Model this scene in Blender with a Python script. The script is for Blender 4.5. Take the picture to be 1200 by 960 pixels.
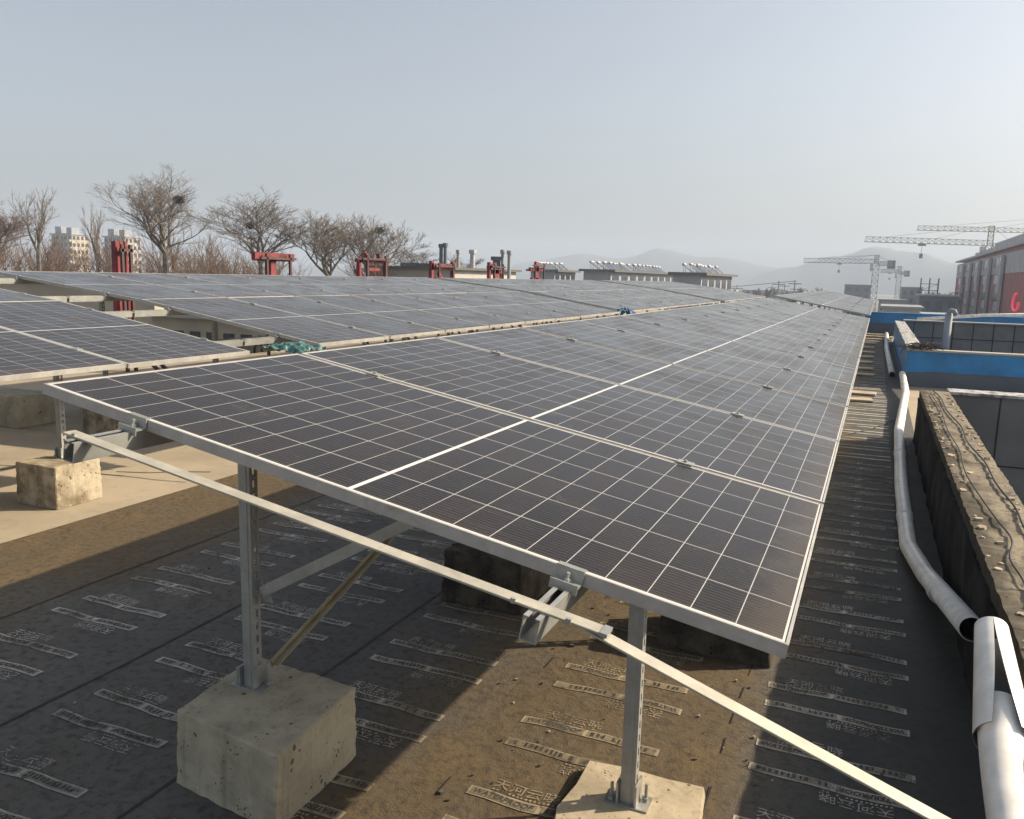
import bpy, bmesh, math, random
from mathutils import Vector, Matrix, noise
R = math.radians
random.seed(7)
for o in list(bpy.data.objects): bpy.data.objects.remove(o)
C = bpy.context.scene.collection
sc = bpy.context.scene

# ------------------------------------------------------------------ camera
CAMH = 1.85
RT = Vector((0.91572092, 0.40106303, 0.0245692))
UPV = -Vector((0.08629677, -0.13658031, -0.98686305))
FW = Vector((-0.39243862, 0.90581138, -0.15967989))
cd = bpy.data.cameras.new('camera'); cam = bpy.data.objects.new('camera', cd); C.objects.link(cam)
mw = Matrix.Identity(4)
for r in range(3):
    mw[r][0] = RT[r]; mw[r][1] = UPV[r]; mw[r][2] = -FW[r]
mw[2][3] = CAMH
cam.matrix_world = mw
cd.sensor_fit = 'HORIZONTAL'; cd.sensor_width = 36; cd.lens = 36 * 970 / 1200
cd.clip_start = .05; cd.clip_end = 20000
sc.camera = cam

# ------------------------------------------------------------------ light
SUN = Vector((1.39, .88, 1.0)).normalized()
EL = math.asin(SUN.z); AZ = math.atan2(SUN.x, SUN.y)
w = bpy.data.worlds.new('World'); sc.world = w; w.use_nodes = True
nt = w.node_tree
sky = nt.nodes.new('ShaderNodeTexSky'); sky.sky_type = 'NISHITA'; sky.sun_disc = False
sky.sun_elevation = EL; sky.sun_rotation = AZ
sky.air_density = 1.0; sky.dust_density = 4.0; sky.ozone_density = 1.0; sky.altitude = 50
bg = nt.nodes['Background']; bg.inputs[1].default_value = .087
gm = nt.nodes.new('ShaderNodeGamma'); gm.inputs[1].default_value = .93
hs = nt.nodes.new('ShaderNodeHueSaturation'); hs.inputs['Saturation'].default_value = .56
nt.links.new(sky.outputs[0], gm.inputs[0]); nt.links.new(gm.outputs[0], hs.inputs['Color']); nt.links.new(hs.outputs[0], bg.inputs[0])
sd = bpy.data.lights.new('sun', 'SUN'); sd.energy = 3.8; sd.angle = R(.6); sd.color = (1, .83, .60)
so = bpy.data.objects.new('sun', sd); C.objects.link(so)
so.rotation_euler = SUN.to_track_quat('Z', 'Y').to_euler(); so.location = (0, 0, 30)
sc.view_settings.view_transform = 'Standard'; sc.view_settings.look = 'None'
sc.view_settings.gamma = 1; sc.view_settings.exposure = 1.08
sc.cycles.use_denoising = True
sc.cycles.max_bounces = 6; sc.cycles.volume_bounces = 1
HAZE = .0007

# ------------------------------------------------------------------ helpers
def at(px, py, Y):
    r = RT * ((px - 600) / 970) - UPV * ((py - 480) / 970) + FW
    r = r * (Y / r.y)
    return Vector((r.x, r.y, r.z + CAMH))

class MB:
    """collects faces of one mesh"""
    def __init__(s): s.v = []; s.f = []; s.m = []
    def add(s, vs, fs, mi=0, M=None):
        b = len(s.v)
        s.v += [tuple(M @ Vector(p)) if M else tuple(p) for p in vs]
        s.f += [tuple(i + b for i in f) for f in fs]; s.m += [mi] * len(fs)
    def box(s, a, b, mi=0, M=None):
        x0, y0, z0 = a; x1, y1, z1 = b
        s.add([(x0,y0,z0),(x1,y0,z0),(x1,y1,z0),(x0,y1,z0),(x0,y0,z1),(x1,y0,z1),(x1,y1,z1),(x0,y1,z1)],
              [(0,3,2,1),(4,5,6,7),(0,1,5,4),(1,2,6,5),(2,3,7,6),(3,0,4,7)], mi, M)
    def bar(s, p, q, w, h=None, mi=0, up=(0,0,1)):
        p = Vector(p); q = Vector(q); d = (q - p); L = d.length; d.normalize(); h = h or w
        x = d.cross(Vector(up))
        if x.length < 1e-4: x = d.cross(Vector((0,1,0)))
        x.normalize(); y = x.cross(d)
        M = Matrix((( x.x, d.x, y.x, p.x),(x.y, d.y, y.y, p.y),(x.z, d.z, y.z, p.z),(0,0,0,1)))
        s.box((-w/2,0,-h/2),(w/2,L,h/2), mi, M)
    def quad(s, pts, mi=0): s.add(pts, [tuple(range(len(pts)))], mi)
    def prism(s, poly, z0, z1, mi=0, M=None):
        n = len(poly)
        s.add([(x,y,z0) for x,y in poly] + [(x,y,z1) for x,y in poly],
              [tuple(range(n))[::-1], tuple(range(n,2*n))] + [(i,(i+1)%n,n+(i+1)%n,n+i) for i in range(n)], mi, M)
    def tube(s, path, r, n=8, mi=0, caps=True):
        path = [Vector(p) for p in path]
        rs = r if isinstance(r, (list, tuple)) else [r] * len(path)
        ref = Vector((0,0,1)); rings = []; vs = []
        for i, p in enumerate(path):
            d = (path[min(i+1,len(path)-1)] - path[max(i-1,0)]).normalized()
            x = d.cross(ref)
            if x.length < .05: x = d.cross(Vector((0,1,0)))
            x.normalize(); y = d.cross(x)
            for k in range(n):
                a = 2*math.pi*k/n; vs.append(p + (x*math.cos(a) + y*math.sin(a))*rs[i])
        fs = [(i*n+k, i*n+(k+1)%n, (i+1)*n+(k+1)%n, (i+1)*n+k) for i in range(len(path)-1) for k in range(n)]
        if caps: fs += [tuple(range(n)), tuple(range((len(path)-1)*n, len(path)*n))[::-1]]
        s.add(vs, fs, mi)
    def mesh(s, name, mats, smooth=False, bevel=0):
        me = bpy.data.meshes.new(name); me.from_pydata(s.v, [], s.f)
        for m in (mats if isinstance(mats, (list, tuple)) else [mats]): me.materials.append(m)
        me.polygons.foreach_set('material_index', s.m)
        if bevel or True:
            bm = bmesh.new(); bm.from_mesh(me)
            bmesh.ops.recalc_face_normals(bm, faces=bm.faces)
            if bevel:
                bmesh.ops.bevel(bm, geom=[e for e in bm.edges if len(e.link_faces) == 2 and e.calc_face_angle(0) > .6],
                                offset=bevel, segments=2, affect='EDGES', clamp_overlap=True)
            bm.to_mesh(me); bm.free()
        if smooth: me.polygons.foreach_set('use_smooth', [True]*len(me.polygons))
        return me
    def build(s, name, mats, parent=None, smooth=False, bevel=0):
        return obj(name, s.mesh(name, mats, smooth, bevel), parent)

def obj(name, me, parent=None, label=None):
    o = bpy.data.objects.new(name, me); C.objects.link(o)
    if parent: o.parent = parent
    if label: o['label'] = label
    return o
def tag(o, label, cat, group=None):
    o['label'] = label; o['category'] = cat
    if group: o['group'] = group
    return o
def thing(name, label, cat, loc=(0,0,0), group=None, M=None):
    o = bpy.data.objects.new(name, None); C.objects.link(o); o.empty_display_size = .2
    if M: o.matrix_world = M
    else: o.location = loc
    return tag(o, label, cat, group)
def struct(o): o['kind'] = 'structure'; return o
def stuff(o): o['kind'] = 'stuff'; return o
ORD = ['first','second','third','fourth','fifth','sixth','seventh','eighth','ninth','tenth','eleventh','twelfth',
       'thirteenth','fourteenth','fifteenth','sixteenth','seventeenth','eighteenth']

# ------------------------------------------------------------------ materials
class NT:
    def __init__(s, name):
        s.m = bpy.data.materials.new(name); s.m.use_nodes = True; s.t = s.m.node_tree
        s.b = s.t.nodes['Principled BSDF']
    def n(s, typ, **kw):
        nd = s.t.nodes.new('ShaderNode' + typ)
        for k, v in kw.items():
            if k.startswith('i_'):
                key = k[2:]; key = int(key) if key.isdigit() else key
                s.set(nd.inputs[key], v)
            else: setattr(nd, k, v)
        return nd
    def set(s, inp, v):
        if isinstance(v, bpy.types.NodeSocket): s.t.links.new(v, inp)
        else:
            if hasattr(inp.default_value, '__len__') and len(inp.default_value) == 4 and len(v) == 3: v = (*v, 1)
            inp.default_value = v
    def math(s, op, a, b=None, c=None):
        nd = s.n('Math', operation=op); s.set(nd.inputs[0], a)
        if b is not None: s.set(nd.inputs[1], b)
        if c is not None: s.set(nd.inputs[2], c)
        return nd.outputs[0]
    def mix(s, f, a, b):
        nd = s.n('Mix', data_type='RGBA'); s.set(nd.inputs[0], f); s.set(nd.inputs[6], a); s.set(nd.inputs[7], b)
        return nd.outputs[2]
    def noise(s, scale, detail=4, rough=.55, vec=None, dist=0):
        nd = s.n('TexNoise'); nd.inputs['Scale'].default_value = scale; nd.inputs['Detail'].default_value = detail
        nd.inputs['Roughness'].default_value = rough; nd.inputs['Distortion'].default_value = dist
        s.t.links.new(vec if vec else s.co, nd.inputs['Vector']); return nd.outputs[0]
    def coords(s, kind='Object'):
        tc = s.n('TexCoord'); s.co = tc.outputs[kind]; return s.co
    def ramp(s, f, lo, hi): # smooth map to 0..1
        nd = s.n('MapRange'); nd.interpolation_type = 'SMOOTHSTEP'
        s.set(nd.inputs[0], f); nd.inputs[1].default_value = lo; nd.inputs[2].default_value = hi
        return nd.outputs[0]
    def bump(s, h, dist=.01, strength=.5):
        nd = s.n('Bump'); nd.inputs['Strength'].default_value = strength; nd.inputs['Distance'].default_value = dist
        s.t.links.new(h, nd.inputs['Height']); s.t.links.new(nd.outputs[0], s.b.inputs['Normal'])
    def out(s, col=None, rough=None, metal=None, spec=None):
        for k, v in (('Base Color', col), ('Roughness', rough), ('Metallic', metal), ('Specular IOR Level', spec)):
            if v is not None: s.set(s.b.inputs[k], v)
        return s.m

def plain(name, col, rough=.6, metal=0, var=.12, scale=6, bump=0, spec=.5, kind='Object'):
    t = NT(name); t.coords(kind)
    n1 = t.noise(scale, 5, .6)
    dark = tuple(c*(1-var*2) for c in col); lite = tuple(min(1, c*(1+var)) for c in col)
    c = t.mix(t.ramp(n1, .3, .7), dark, lite)
    if bump: t.bump(n1, bump)
    return t.out(c, rough, metal, spec)

def mat_panel():
    t = NT('panel cells'); co = t.coords()
    s = t.n('SeparateXYZ'); t.t.links.new(co, s.inputs[0]); u, v = s.outputs[0], s.outputs[1]
    M = t.math
    pu, pv = .1064, .2108
    ua = M('SUBTRACT', M('ABSOLUTE', M('SUBTRACT', u, 1.192)), .0065)
    ui = M('DIVIDE', ua, pu); vi = M('DIVIDE', M('SUBTRACT', v, .0191), pv)
    fu, fv = M('FRACT', ui), M('FRACT', vi)
    du = M('MULTIPLY', M('SUBTRACT', .5, M('ABSOLUTE', M('SUBTRACT', fu, .5))), pu)
    dv = M('MULTIPLY', M('SUBTRACT', .5, M('ABSOLUTE', M('SUBTRACT', fv, .5))), pv)
    line = M('MAXIMUM', M('LESS_THAN', du, .0012), M('LESS_THAN', dv, .0017))
    outside = M('MAXIMUM', M('MAXIMUM', M('LESS_THAN', ua, 0), M('GREATER_THAN', ui, 10.99)),
                M('MAXIMUM', M('LESS_THAN', vi, 0), M('GREATER_THAN', vi, 6)))
    line = M('MAXIMUM', line, outside)
    bb = M('LESS_THAN', M('ABSOLUTE', M('SUBTRACT', M('FRACT', M('MULTIPLY', fv, 12)), .5)), .045)
    # one colour per half cell
    cx = t.n('CombineXYZ'); t.set(cx.inputs[0], M('ADD', M('FLOOR', ui), M('MULTIPLY', M('GREATER_THAN', u, 1.192), 40)))
    t.set(cx.inputs[1], M('FLOOR', vi))
    oi = t.n('ObjectInfo'); t.set(cx.inputs[2], M('MULTIPLY', oi.outputs['Random'], 97))
    wn = t.n('TexWhiteNoise', noise_dimensions='3D'); t.t.links.new(cx.outputs[0], wn.inputs[0])
    cell = t.mix(wn.outputs[0], (.011, .0078, .0068), (.017, .012, .0102))
    hue = t.n('Mix', data_type='RGBA', blend_type='SOFT_LIGHT'); hue.inputs[0].default_value = .07
    t.t.links.new(cell, hue.inputs[6]); t.t.links.new(wn.outputs[1], hue.inputs[7])
    col = t.mix(M('MULTIPLY', bb, .16), hue.outputs[2], (.4, .4, .42))
    col = t.mix(line, col, (.43, .43, .415))
    col = t.mix(M('MAXIMUM', M('LESS_THAN', ua, 0), M('MULTIPLY', outside, .6)), col, (.62, .62, .60))
    # dust film, streaks and droppings (shifted per panel)
    sh = t.n('VectorMath', operation='ADD'); t.t.links.new(co, sh.inputs[0])
    cb = t.n('CombineXYZ'); t.set(cb.inputs[0], M('MULTIPLY', oi.outputs['Random'], 53)); t.set(cb.inputs[1], M('MULTIPLY', oi.outputs['Random'], 31))
    t.t.links.new(cb.outputs[0], sh.inputs[1]); sv = sh.outputs[0]
    d1 = t.noise(2.2, 5, .6, sv, .6); d2 = t.noise(9, 4, .65, sv)
    dust = M('ADD', M('MULTIPLY', t.ramp(d1, .35, .75), .018), M('MULTIPLY', t.ramp(d2, .45, .8), .018))
    smear = M('MULTIPLY', t.ramp(t.noise(4.5, 6, .7, sv, 1.5), .60, .78), .10)
    st = t.n('VectorMath', operation='MULTIPLY'); t.t.links.new(sv, st.inputs[0]); st.inputs[1].default_value = (.8, 13, 1)
    streak = M('MULTIPLY', t.ramp(t.noise(1.6, 5, .65, st.outputs[0], .5), .55, .78), .045)
    low = M('MULTIPLY', t.ramp(M('ADD', u, M('MULTIPLY', d2, .16)), 2.31, 2.46), .10)
    edge = M('MULTIPLY', t.ramp(M('ABSOLUTE', M('SUBTRACT', v, .6515)), .60, .645), .035)
    smear = M('ADD', M('ADD', smear, streak), M('ADD', low, edge))
    vo = t.n('TexVoronoi', feature='F1'); vo.inputs['Scale'].default_value = 7; t.t.links.new(sv, vo.inputs['Vector'])
    spots = M('MULTIPLY', M('LESS_THAN', vo.outputs['Distance'], M('MULTIPLY', t.ramp(t.noise(3, 2, .5, sv), .60, .78), .05)), .30)
    dust = M('MAXIMUM', M('ADD', M('ADD', dust, smear), .006), spots)
    col = t.mix(dust, col, (.42, .36, .29))
    rg = M('ADD', M('ADD', .10, M('MULTIPLY', t.ramp(d1, .3, .7), .14)), M('MULTIPLY', dust, 1.4))
    t.b.inputs['IOR'].default_value = 1.235
    return t.out(col, rg, 0)

def mat_concrete(name, base, dark, scale=5, pits=True):
    t = NT(name); co = t.coords()
    n1 = t.noise(scale, 6, .6); n2 = t.noise(scale*6, 5, .65); n3 = t.noise(scale*.45, 3, .5, None, 1)
    c = t.mix(t.ramp(n1, .35, .7), base, dark)
    c = t.mix(t.math('MULTIPLY', t.ramp(n2, .5, .75), .35), c, tuple(x*.55 for x in dark))
    c = t.mix(t.math('MULTIPLY', t.ramp(n3, .55, .75), .3), c, tuple(x*.6 for x in base))
    h = t.math('ADD', t.math('MULTIPLY', n2, .5), t.math('MULTIPLY', n1, .6))
    if pits:
        vo = t.n('TexVoronoi'); vo.inputs['Scale'].default_value = scale*5; vo.inputs['Randomness'].default_value = 1
        t.t.links.new(co, vo.inputs['Vector'])
        v2 = t.n('TexVoronoi'); v2.inputs['Scale'].default_value = scale*13; t.t.links.new(co, v2.inputs['Vector'])
        pit = t.math('LESS_THAN', vo.outputs['Distance'], t.math('MULTIPLY', t.ramp(t.noise(scale*2.2, 2), .46, .8), .42))
        pit = t.math('MAXIMUM', pit, t.math('LESS_THAN', v2.outputs['Distance'], t.math('MULTIPLY', t.ramp(t.noise(scale*1.7, 2), .48, .75), .36)))
        c = t.mix(t.math('MULTIPLY', pit, .8), c, tuple(x*.14 for x in base))
        wd = t.n('VectorMath', operation='MULTIPLY'); t.t.links.new(co, wd.inputs[0]); wd.inputs[1].default_value = (9, 9, .8)
        c = t.mix(t.math('MULTIPLY', t.ramp(t.noise(1.5, 5, .7, wd.outputs[0]), .52, .72), .45), c, tuple(x*.5 for x in dark))
        h = t.math('SUBTRACT', h, pit)
    t.bump(h, .006, .6)
    return t.out(c, .9, 0, .2)

def mat_felt():
    t = NT('roof felt'); t.coords()
    a = t.noise(.55, 5, .6, None, .8); b = t.noise(3.2, 6, .65, None, .4); c = t.noise(22, 5, .7); g = t.noise(160, 3, .7)
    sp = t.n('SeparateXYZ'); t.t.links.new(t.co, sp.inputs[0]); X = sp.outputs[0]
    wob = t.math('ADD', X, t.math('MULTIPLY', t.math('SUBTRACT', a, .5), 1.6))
    # brown dirt plus sunlit tone painted along the strips the sun reaches
    sunlit_mud = t.math('MAXIMUM', t.math('MULTIPLY', t.ramp(wob, -2.1, -1.3), t.ramp(t.math('MULTIPLY', wob, -1), .10, .45)), t.ramp(t.math('MULTIPLY', wob, -1), 3.7, 4.5))
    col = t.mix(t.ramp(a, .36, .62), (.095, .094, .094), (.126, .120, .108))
    col = t.mix(t.math('MULTIPLY', sunlit_mud, t.math('ADD', .62, t.math('MULTIPLY', b, .5))), col, (.108, .076, .038))
    col = t.mix(t.math('MULTIPLY', t.ramp(b, .44, .72), t.math('ADD', .22, t.math('MULTIPLY', sunlit_mud, .4))), col, (.150, .108, .056))
    col = t.mix(t.math('MULTIPLY', t.ramp(c, .46, .66), .62), col, (.040, .034, .026))
    d2 = t.noise(7, 6, .75, None, 1.2)
    col = t.mix(t.math('MULTIPLY', t.ramp(d2, .52, .68), .5), col, (.048, .042, .035))
    col = t.mix(t.math('MULTIPLY', t.ramp(g, .62, .72), .35), col, (.22, .18, .125))
    # darker, cooler strip by the parapet
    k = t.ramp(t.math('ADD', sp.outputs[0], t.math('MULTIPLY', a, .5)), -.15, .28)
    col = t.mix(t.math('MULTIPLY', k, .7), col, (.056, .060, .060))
    wr = t.noise(1.7, 3, .5, None, 2.5)
    b = t.math('ADD', b, t.math('MULTIPLY', t.math('ABSOLUTE', t.math('SUBTRACT', wr, .5)), 1.6))
    t.bump(t.math('ADD', t.math('MULTIPLY', b, .7), t.math('ADD', t.math('MULTIPLY', c, .5), t.math('MULTIPLY', g, .25))), .022, .75)
    return t.out(col, t.math('ADD', .62, t.math('MULTIPLY', b, .3)), 0, .35)

def mat_print(name, col):
    t = NT(name); t.coords()
    n1 = t.noise(38, 5, .75); n2 = t.noise(4, 3, .6)
    wear = t.math('ADD', t.ramp(n1, .50, .70), t.math('MULTIPLY', t.ramp(n2, .46, .70), .6))
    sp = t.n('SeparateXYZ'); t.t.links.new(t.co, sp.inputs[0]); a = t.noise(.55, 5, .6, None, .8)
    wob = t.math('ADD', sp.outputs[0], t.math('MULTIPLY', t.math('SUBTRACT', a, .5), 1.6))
    sunlit_mud = t.math('MAXIMUM', t.math('MULTIPLY', t.ramp(wob, -2.1, -1.3), t.ramp(t.math('MULTIPLY', wob, -1), .10, .45)), t.ramp(t.math('MULTIPLY', wob, -1), 3.7, 4.5))  # same painted sunlit brown band, carried over the prints
    col = t.mix(t.math('MULTIPLY', sunlit_mud, .78), col, tuple(x*y for x, y in zip(col, (.52, .42, .27))))
    big = t.ramp(t.noise(.9, 3, .6), .45, .65)
    wear = t.math('ADD', wear, t.math('MULTIPLY', big, .35))
    c = t.mix(t.math('MINIMUM', wear, .94), col, (.078, .064, .048))
    return t.out(c, .8, 0, .25)

def mat_metal(name, col, rough=.45, metal=.75):
    t = NT(name); t.coords()
    n1 = t.noise(9, 4, .6); n2 = t.noise(60, 3, .6)
    c = t.mix(t.ramp(n1, .3, .7), tuple(x*.78 for x in col), col)
    c = t.mix(t.math('MULTIPLY', t.ramp(n2, .55, .75), .25), c, tuple(x*.5 for x in col))
    vo = t.n('TexVoronoi'); vo.inputs['Scale'].default_value = 55; t.t.links.new(t.co, vo.inputs['Vector'])
    c = t.mix(t.math('MULTIPLY', vo.outputs['Color'], .22), c, tuple(x*.55 for x in col))
    c = t.mix(t.math('MULTIPLY', t.ramp(t.noise(4, 6, .7, None, .8), .60, .74), .4), c, (.16, .12, .08))
    return t.out(c, t.math('ADD', rough, t.math('MULTIPLY', n1, .2)), metal)

m_cell = mat_panel()
m_frame = mat_metal('anodised aluminium frame', (.49, .48, .455), .45, .3)
m_galv = mat_metal('galvanised steel', (.46, .47, .45), .42, .7)
m_galv2 = mat_metal('weathered flat bar', (.50, .475, .40), .5, .4)
m_steel = mat_metal('dull strut steel', (.42, .43, .41), .5, .6)
m_brass = mat_metal('yellowed brace steel', (.44, .38, .25), .5, .35)
m_hole = plain('dark slot', (.03, .03, .03), .9)
m_back = plain('panel backsheet', (.55, .55, .54), .6)
m_conc = mat_concrete('block concrete', (.43, .39, .29), (.30, .27, .20), 5)
m_concd = mat_concrete('stained block concrete', (.42, .37, .28), (.17, .14, .095), 7)
m_concb = mat_concrete('dark block concrete', (.10, .085, .062), (.035, .031, .026), 7)  # much darker concrete, for the two blocks of the second frame
m_pad = mat_concrete('mortar pad', (.48, .41, .30), (.34, .29, .21), 6)
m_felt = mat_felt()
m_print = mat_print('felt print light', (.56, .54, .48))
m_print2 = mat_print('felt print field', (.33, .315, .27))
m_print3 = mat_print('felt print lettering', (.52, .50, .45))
m_ink = plain('felt print ink', (.045, .042, .04), .85)
m_seam = plain('bitumen seam', (.022, .021, .020), .7)
m_screed = mat_concrete('cement screed', (.39, .335, .255), (.31, .265, .20), 1.1, False)
m_crack = plain('crack filler', (.10, .085, .065), .9)
m_pvc = plain('white pvc', (.88, .86, .80), .36, 0, .09, 7)
m_pvcin = plain('pvc inside shade', (.30, .30, .29), .7)  # bore of the white pipes, shade painted into the colour
m_parap = mat_concrete('parapet render', (.31, .265, .19), (.12, .105, .08), 3.4)
def mat_coping():
    t = NT('parapet render'); co = t.coords()
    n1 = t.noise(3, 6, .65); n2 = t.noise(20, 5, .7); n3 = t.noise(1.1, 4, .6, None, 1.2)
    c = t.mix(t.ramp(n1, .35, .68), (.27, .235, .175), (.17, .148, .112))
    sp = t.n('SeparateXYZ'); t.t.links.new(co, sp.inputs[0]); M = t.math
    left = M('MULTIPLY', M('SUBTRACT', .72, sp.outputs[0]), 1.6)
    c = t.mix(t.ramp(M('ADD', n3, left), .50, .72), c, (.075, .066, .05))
    c = t.mix(M('MULTIPLY', t.ramp(n2, .52, .68), .55), c, (.06, .052, .04))
    yw = M('ADD', M('DIVIDE', sp.outputs[1], .46), M('MULTIPLY', n1, .28))
    jt = M('LESS_THAN', M('ABSOLUTE', M('SUBTRACT', M('FRACT', yw), .5)), M('MULTIPLY', t.ramp(n2, .35, .6), .016))
    c = t.mix(M('MULTIPLY', jt, .85), c, (.03, .026, .02))
    t.bump(M('SUBTRACT', M('ADD', M('MULTIPLY', n2, .7), n1), jt), .012, .8)
    return t.out(c, .9, 0, .2)
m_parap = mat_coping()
m_bitup = plain('bitumen upstand', (.028, .028, .028), .9, 0, .4, 3, .02, .12)
m_tile = plain('grey cladding panel', (.20, .20, .195), .7, 0, .1, 1.5)
m_joint = plain('dark joint', (.035, .035, .035), .8)
m_blue = plain('blue sheet metal', (.014, .21, .52), .4, 0, .15, 2)
m_blue2 = plain('faded blue sheet', (.015, .11, .24), .5, 0, .15, 2)
m_gravel = mat_concrete('pebble crust', (.56, .56, .55), (.11, .11, .11), 10)
m_cable = plain('black cable', (.02, .02, .02), .6)
m_twig = plain('dry twig', (.06, .048, .038), .9)
m_wood = plain('pale plank', (.48, .40, .30), .8, 0, .15, 4)
m_tarp = plain('teal tarpaulin', (.07, .17, .17), .4, 0, .4, 14)
m_red = plain('red letter paint', (.19, .02, .026), .6, 0, .4, 2)
m_rdark = plain('rusty letter frame', (.075, .035, .035), .7)
m_bark = plain('grey bark', (.13, .115, .10), .9, 0, .25, 3)
m_twigs = plain('fine twigs', (.15, .125, .105), .9, 0, .15, 3)
m_brush = plain('reddish brush twigs', (.14, .095, .07), .9, 0, .15, 3)
m_cream = plain('cream render', (.44, .38, .28), .8, 0, .08, .6)
m_grey = plain('grey render', (.30, .31, .33), .8, 0, .06, .4)
m_pale = plain('pale render', (.38, .36, .33), .8, 0, .06, .4)
m_win = plain('window glass', (.03, .035, .045), .15)
m_roofdk = plain('dark roof', (.10, .095, .09), .8)
m_slate = plain('blue grey cladding', (.10, .125, .16), .6, 0, .1, .8)
m_brick = plain('red brick', (.36, .10, .09), .85, 0, .12, .5)
m_bay = plain('pale bay render', (.46, .44, .44), .8, 0, .08, .4)
m_crane = plain('pale crane paint', (.30, .27, .16), .6)
m_craneg = plain('grey crane steel', (.33, .34, .35), .6)
m_hill = plain('hill scrub', (.085, .09, .08), 1, 0, .2, .004)
m_ground = plain('city ground', (.14, .125, .10), 1, 0, .25, .03)
m_tank = plain('white heater tank', (.48, .49, .50), .35)
m_coll = plain('heater collector', (.05, .06, .08), .3)
m_plast = plain('black plastic sheet', (.012, .012, .013), .35, 0, .2, 8)

# ------------------------------------------------------------------ roof
P = 1.323; PW = 1.303; PL = 2.384
SEAMS = [-4.085, -3.095, -2.20, -1.30, -.41]
def roof_felt():
    mb = MB()
    nx, ny = 40, 120
    xs = [-5.22 + 5.80*i/nx for i in range(nx+1)]; ys = [-4 + 54*(j/ny)**1.5 for j in range(ny+1)]
    vs = [(x, y, 0) for y in ys for x in xs]
    mb.add(vs, [(j*(nx+1)+i, j*(nx+1)+i+1, (j+1)*(nx+1)+i+1, (j+1)*(nx+1)+i) for j in range(ny) for i in range(nx)], 0)
    rs = random.Random(2)
    for X in SEAMS:
        y = -3
        prev = None
        while y < 45:
            wv = (.006 if X < -1.5 else .0028) + .003*noise.noise((X*9, y*3, 1)); xx = X + .012*noise.noise((X, y*1.3, 5))
            cur = ((xx-wv, y, .004), (xx+wv, y, .004))
            if prev and (X < -1.5 or rs.random() < .45): mb.quad([prev[0], prev[1], cur[1], cur[0]], 3)
            prev = cur; y += .12 if y < 9 else .6
    # printed strips
    tx = {}
    def text(key, body, size, off=0, sh=0):
        cu = bpy.data.curves.new('t', 'FONT'); cu.body = body; cu.size = size; cu.resolution_u = 2; cu.align_y = 'BOTTOM'; cu.offset = off; cu.shear = sh
        o = bpy.data.objects.new('t', cu); C.objects.link(o)
        dg = bpy.context.evaluated_depsgraph_get(); me = o.evaluated_get(dg).to_mesh()
        tx[key] = ([tuple(v.co) for v in me.vertices], [tuple(p.vertices) for p in me.polygons])
        o.evaluated_get(dg).to_mesh_clear(); bpy.data.objects.remove(o); bpy.data.curves.remove(cu)
    text('wp', 'WATERPROOF', .036, .0009, .2); text('cn', '天河云晓', .062, -.0003)
    def fit(key, x0, x1, y0, y1):
        vs, fs = tx[key]
        ax = min(v[0] for v in vs); bx = max(v[0] for v in vs); ay = min(v[1] for v in vs); by = max(v[1] for v in vs)
        return [(x0+(v[0]-ax)/(bx-ax)*(x1-x0), y0+(v[1]-ay)/(by-ay)*(y1-y0)) for v in vs], fs
    def strip(X0, Y0, flip, rnd, near):
        ww = .585; hh = .052
        ph = rnd.uniform(0, 6)
        def T(x, y, z):
            if flip: x, y = ww - x, -y
            wob = .006*math.sin(x*9 + ph) + .004*math.sin(x*23+ph*2)
            return (X0 + x, Y0 + y + wob, z)
        N = 8 if near else 3
        r = .008
        def band(x0, x1, y0, y1, z, mi):
            for i in range(N):
                a = x0+(x1-x0)*i/N; b = x0+(x1-x0)*(i+1)/N
                mb.quad([T(a,y0,z), T(b,y0,z), T(b,y1,z), T(a,y1,z)], mi)
        band(0, ww, 0, hh, .003, 1)
        if not near: return
        band(.010, .268, .007, hh-.007, .0045, 2); band(.285, ww-.012, .007, hh-.007, .0045, 2)
        p, f = fit('wp', .022, .258, .012, hh-.012)
        mb.add([T(x, y, .006) for x, y in p], f, 4)
        x = .298
        while x < ww - .04:                                        # small worn lettering that cannot be read
            cw = rnd.uniform(.012, .019)
            for k in range(3):
                yy = .014 + k*.009
                if rnd.random() < .8: mb.quad([T(x,yy,.006), T(x+cw*rnd.uniform(.6,1),yy,.006), T(x+cw*.9,yy+.004,.006), T(x,yy+.004,.006)], 4)
            for k in range(2):
                xx = x + cw*rnd.uniform(.1,.8)
                mb.quad([T(xx,.013,.0065), T(xx+.0035,.013,.0065), T(xx+.0035,.039,.0065), T(xx,.039,.0065)], 4)
            x += cw + (.006 if rnd.random() < .85 else .03)
        p, f = fit('cn', .072, .325, hh+.026, hh+.082)
        mb.add([T(x, y, .003) for x, y in p], f, 5)
        for k in range(15):
            xx = .075 + k*.0165
            if rnd.random() < .8: mb.quad([T(xx,hh+.010,.003), T(xx+.009,hh+.010,.003), T(xx+.011,hh+.019,.003), T(xx+.003,hh+.019,.003)], 5)
    rnd = random.Random(3)
    for X, ph, x_off in ((-4.085, .20, .145), (-3.095, .01, .10), (-2.20, .49, .09), (-1.30, .10, .085), (-.41, .345, .11)):
        y = .2 + ph
        base = X + x_off
        while y < 34:
            near = y < 9.5
            if not (X > -1 and 4.15 < y < 4.3):
                strip(base + rnd.uniform(-.012, .012), y, False, rnd, near)
            strip(base + rnd.uniform(-.012, .012), y - .135, True, rnd, near)
            y += .538
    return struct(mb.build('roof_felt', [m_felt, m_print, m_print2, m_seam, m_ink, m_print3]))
roof_felt()
mb = MB()
nx, ny = 20, 60
vs = [(-13 + 7.78*i/nx, -4 + 54*j/ny, 0.0) for j in range(ny+1) for i in range(nx+1)]
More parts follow.
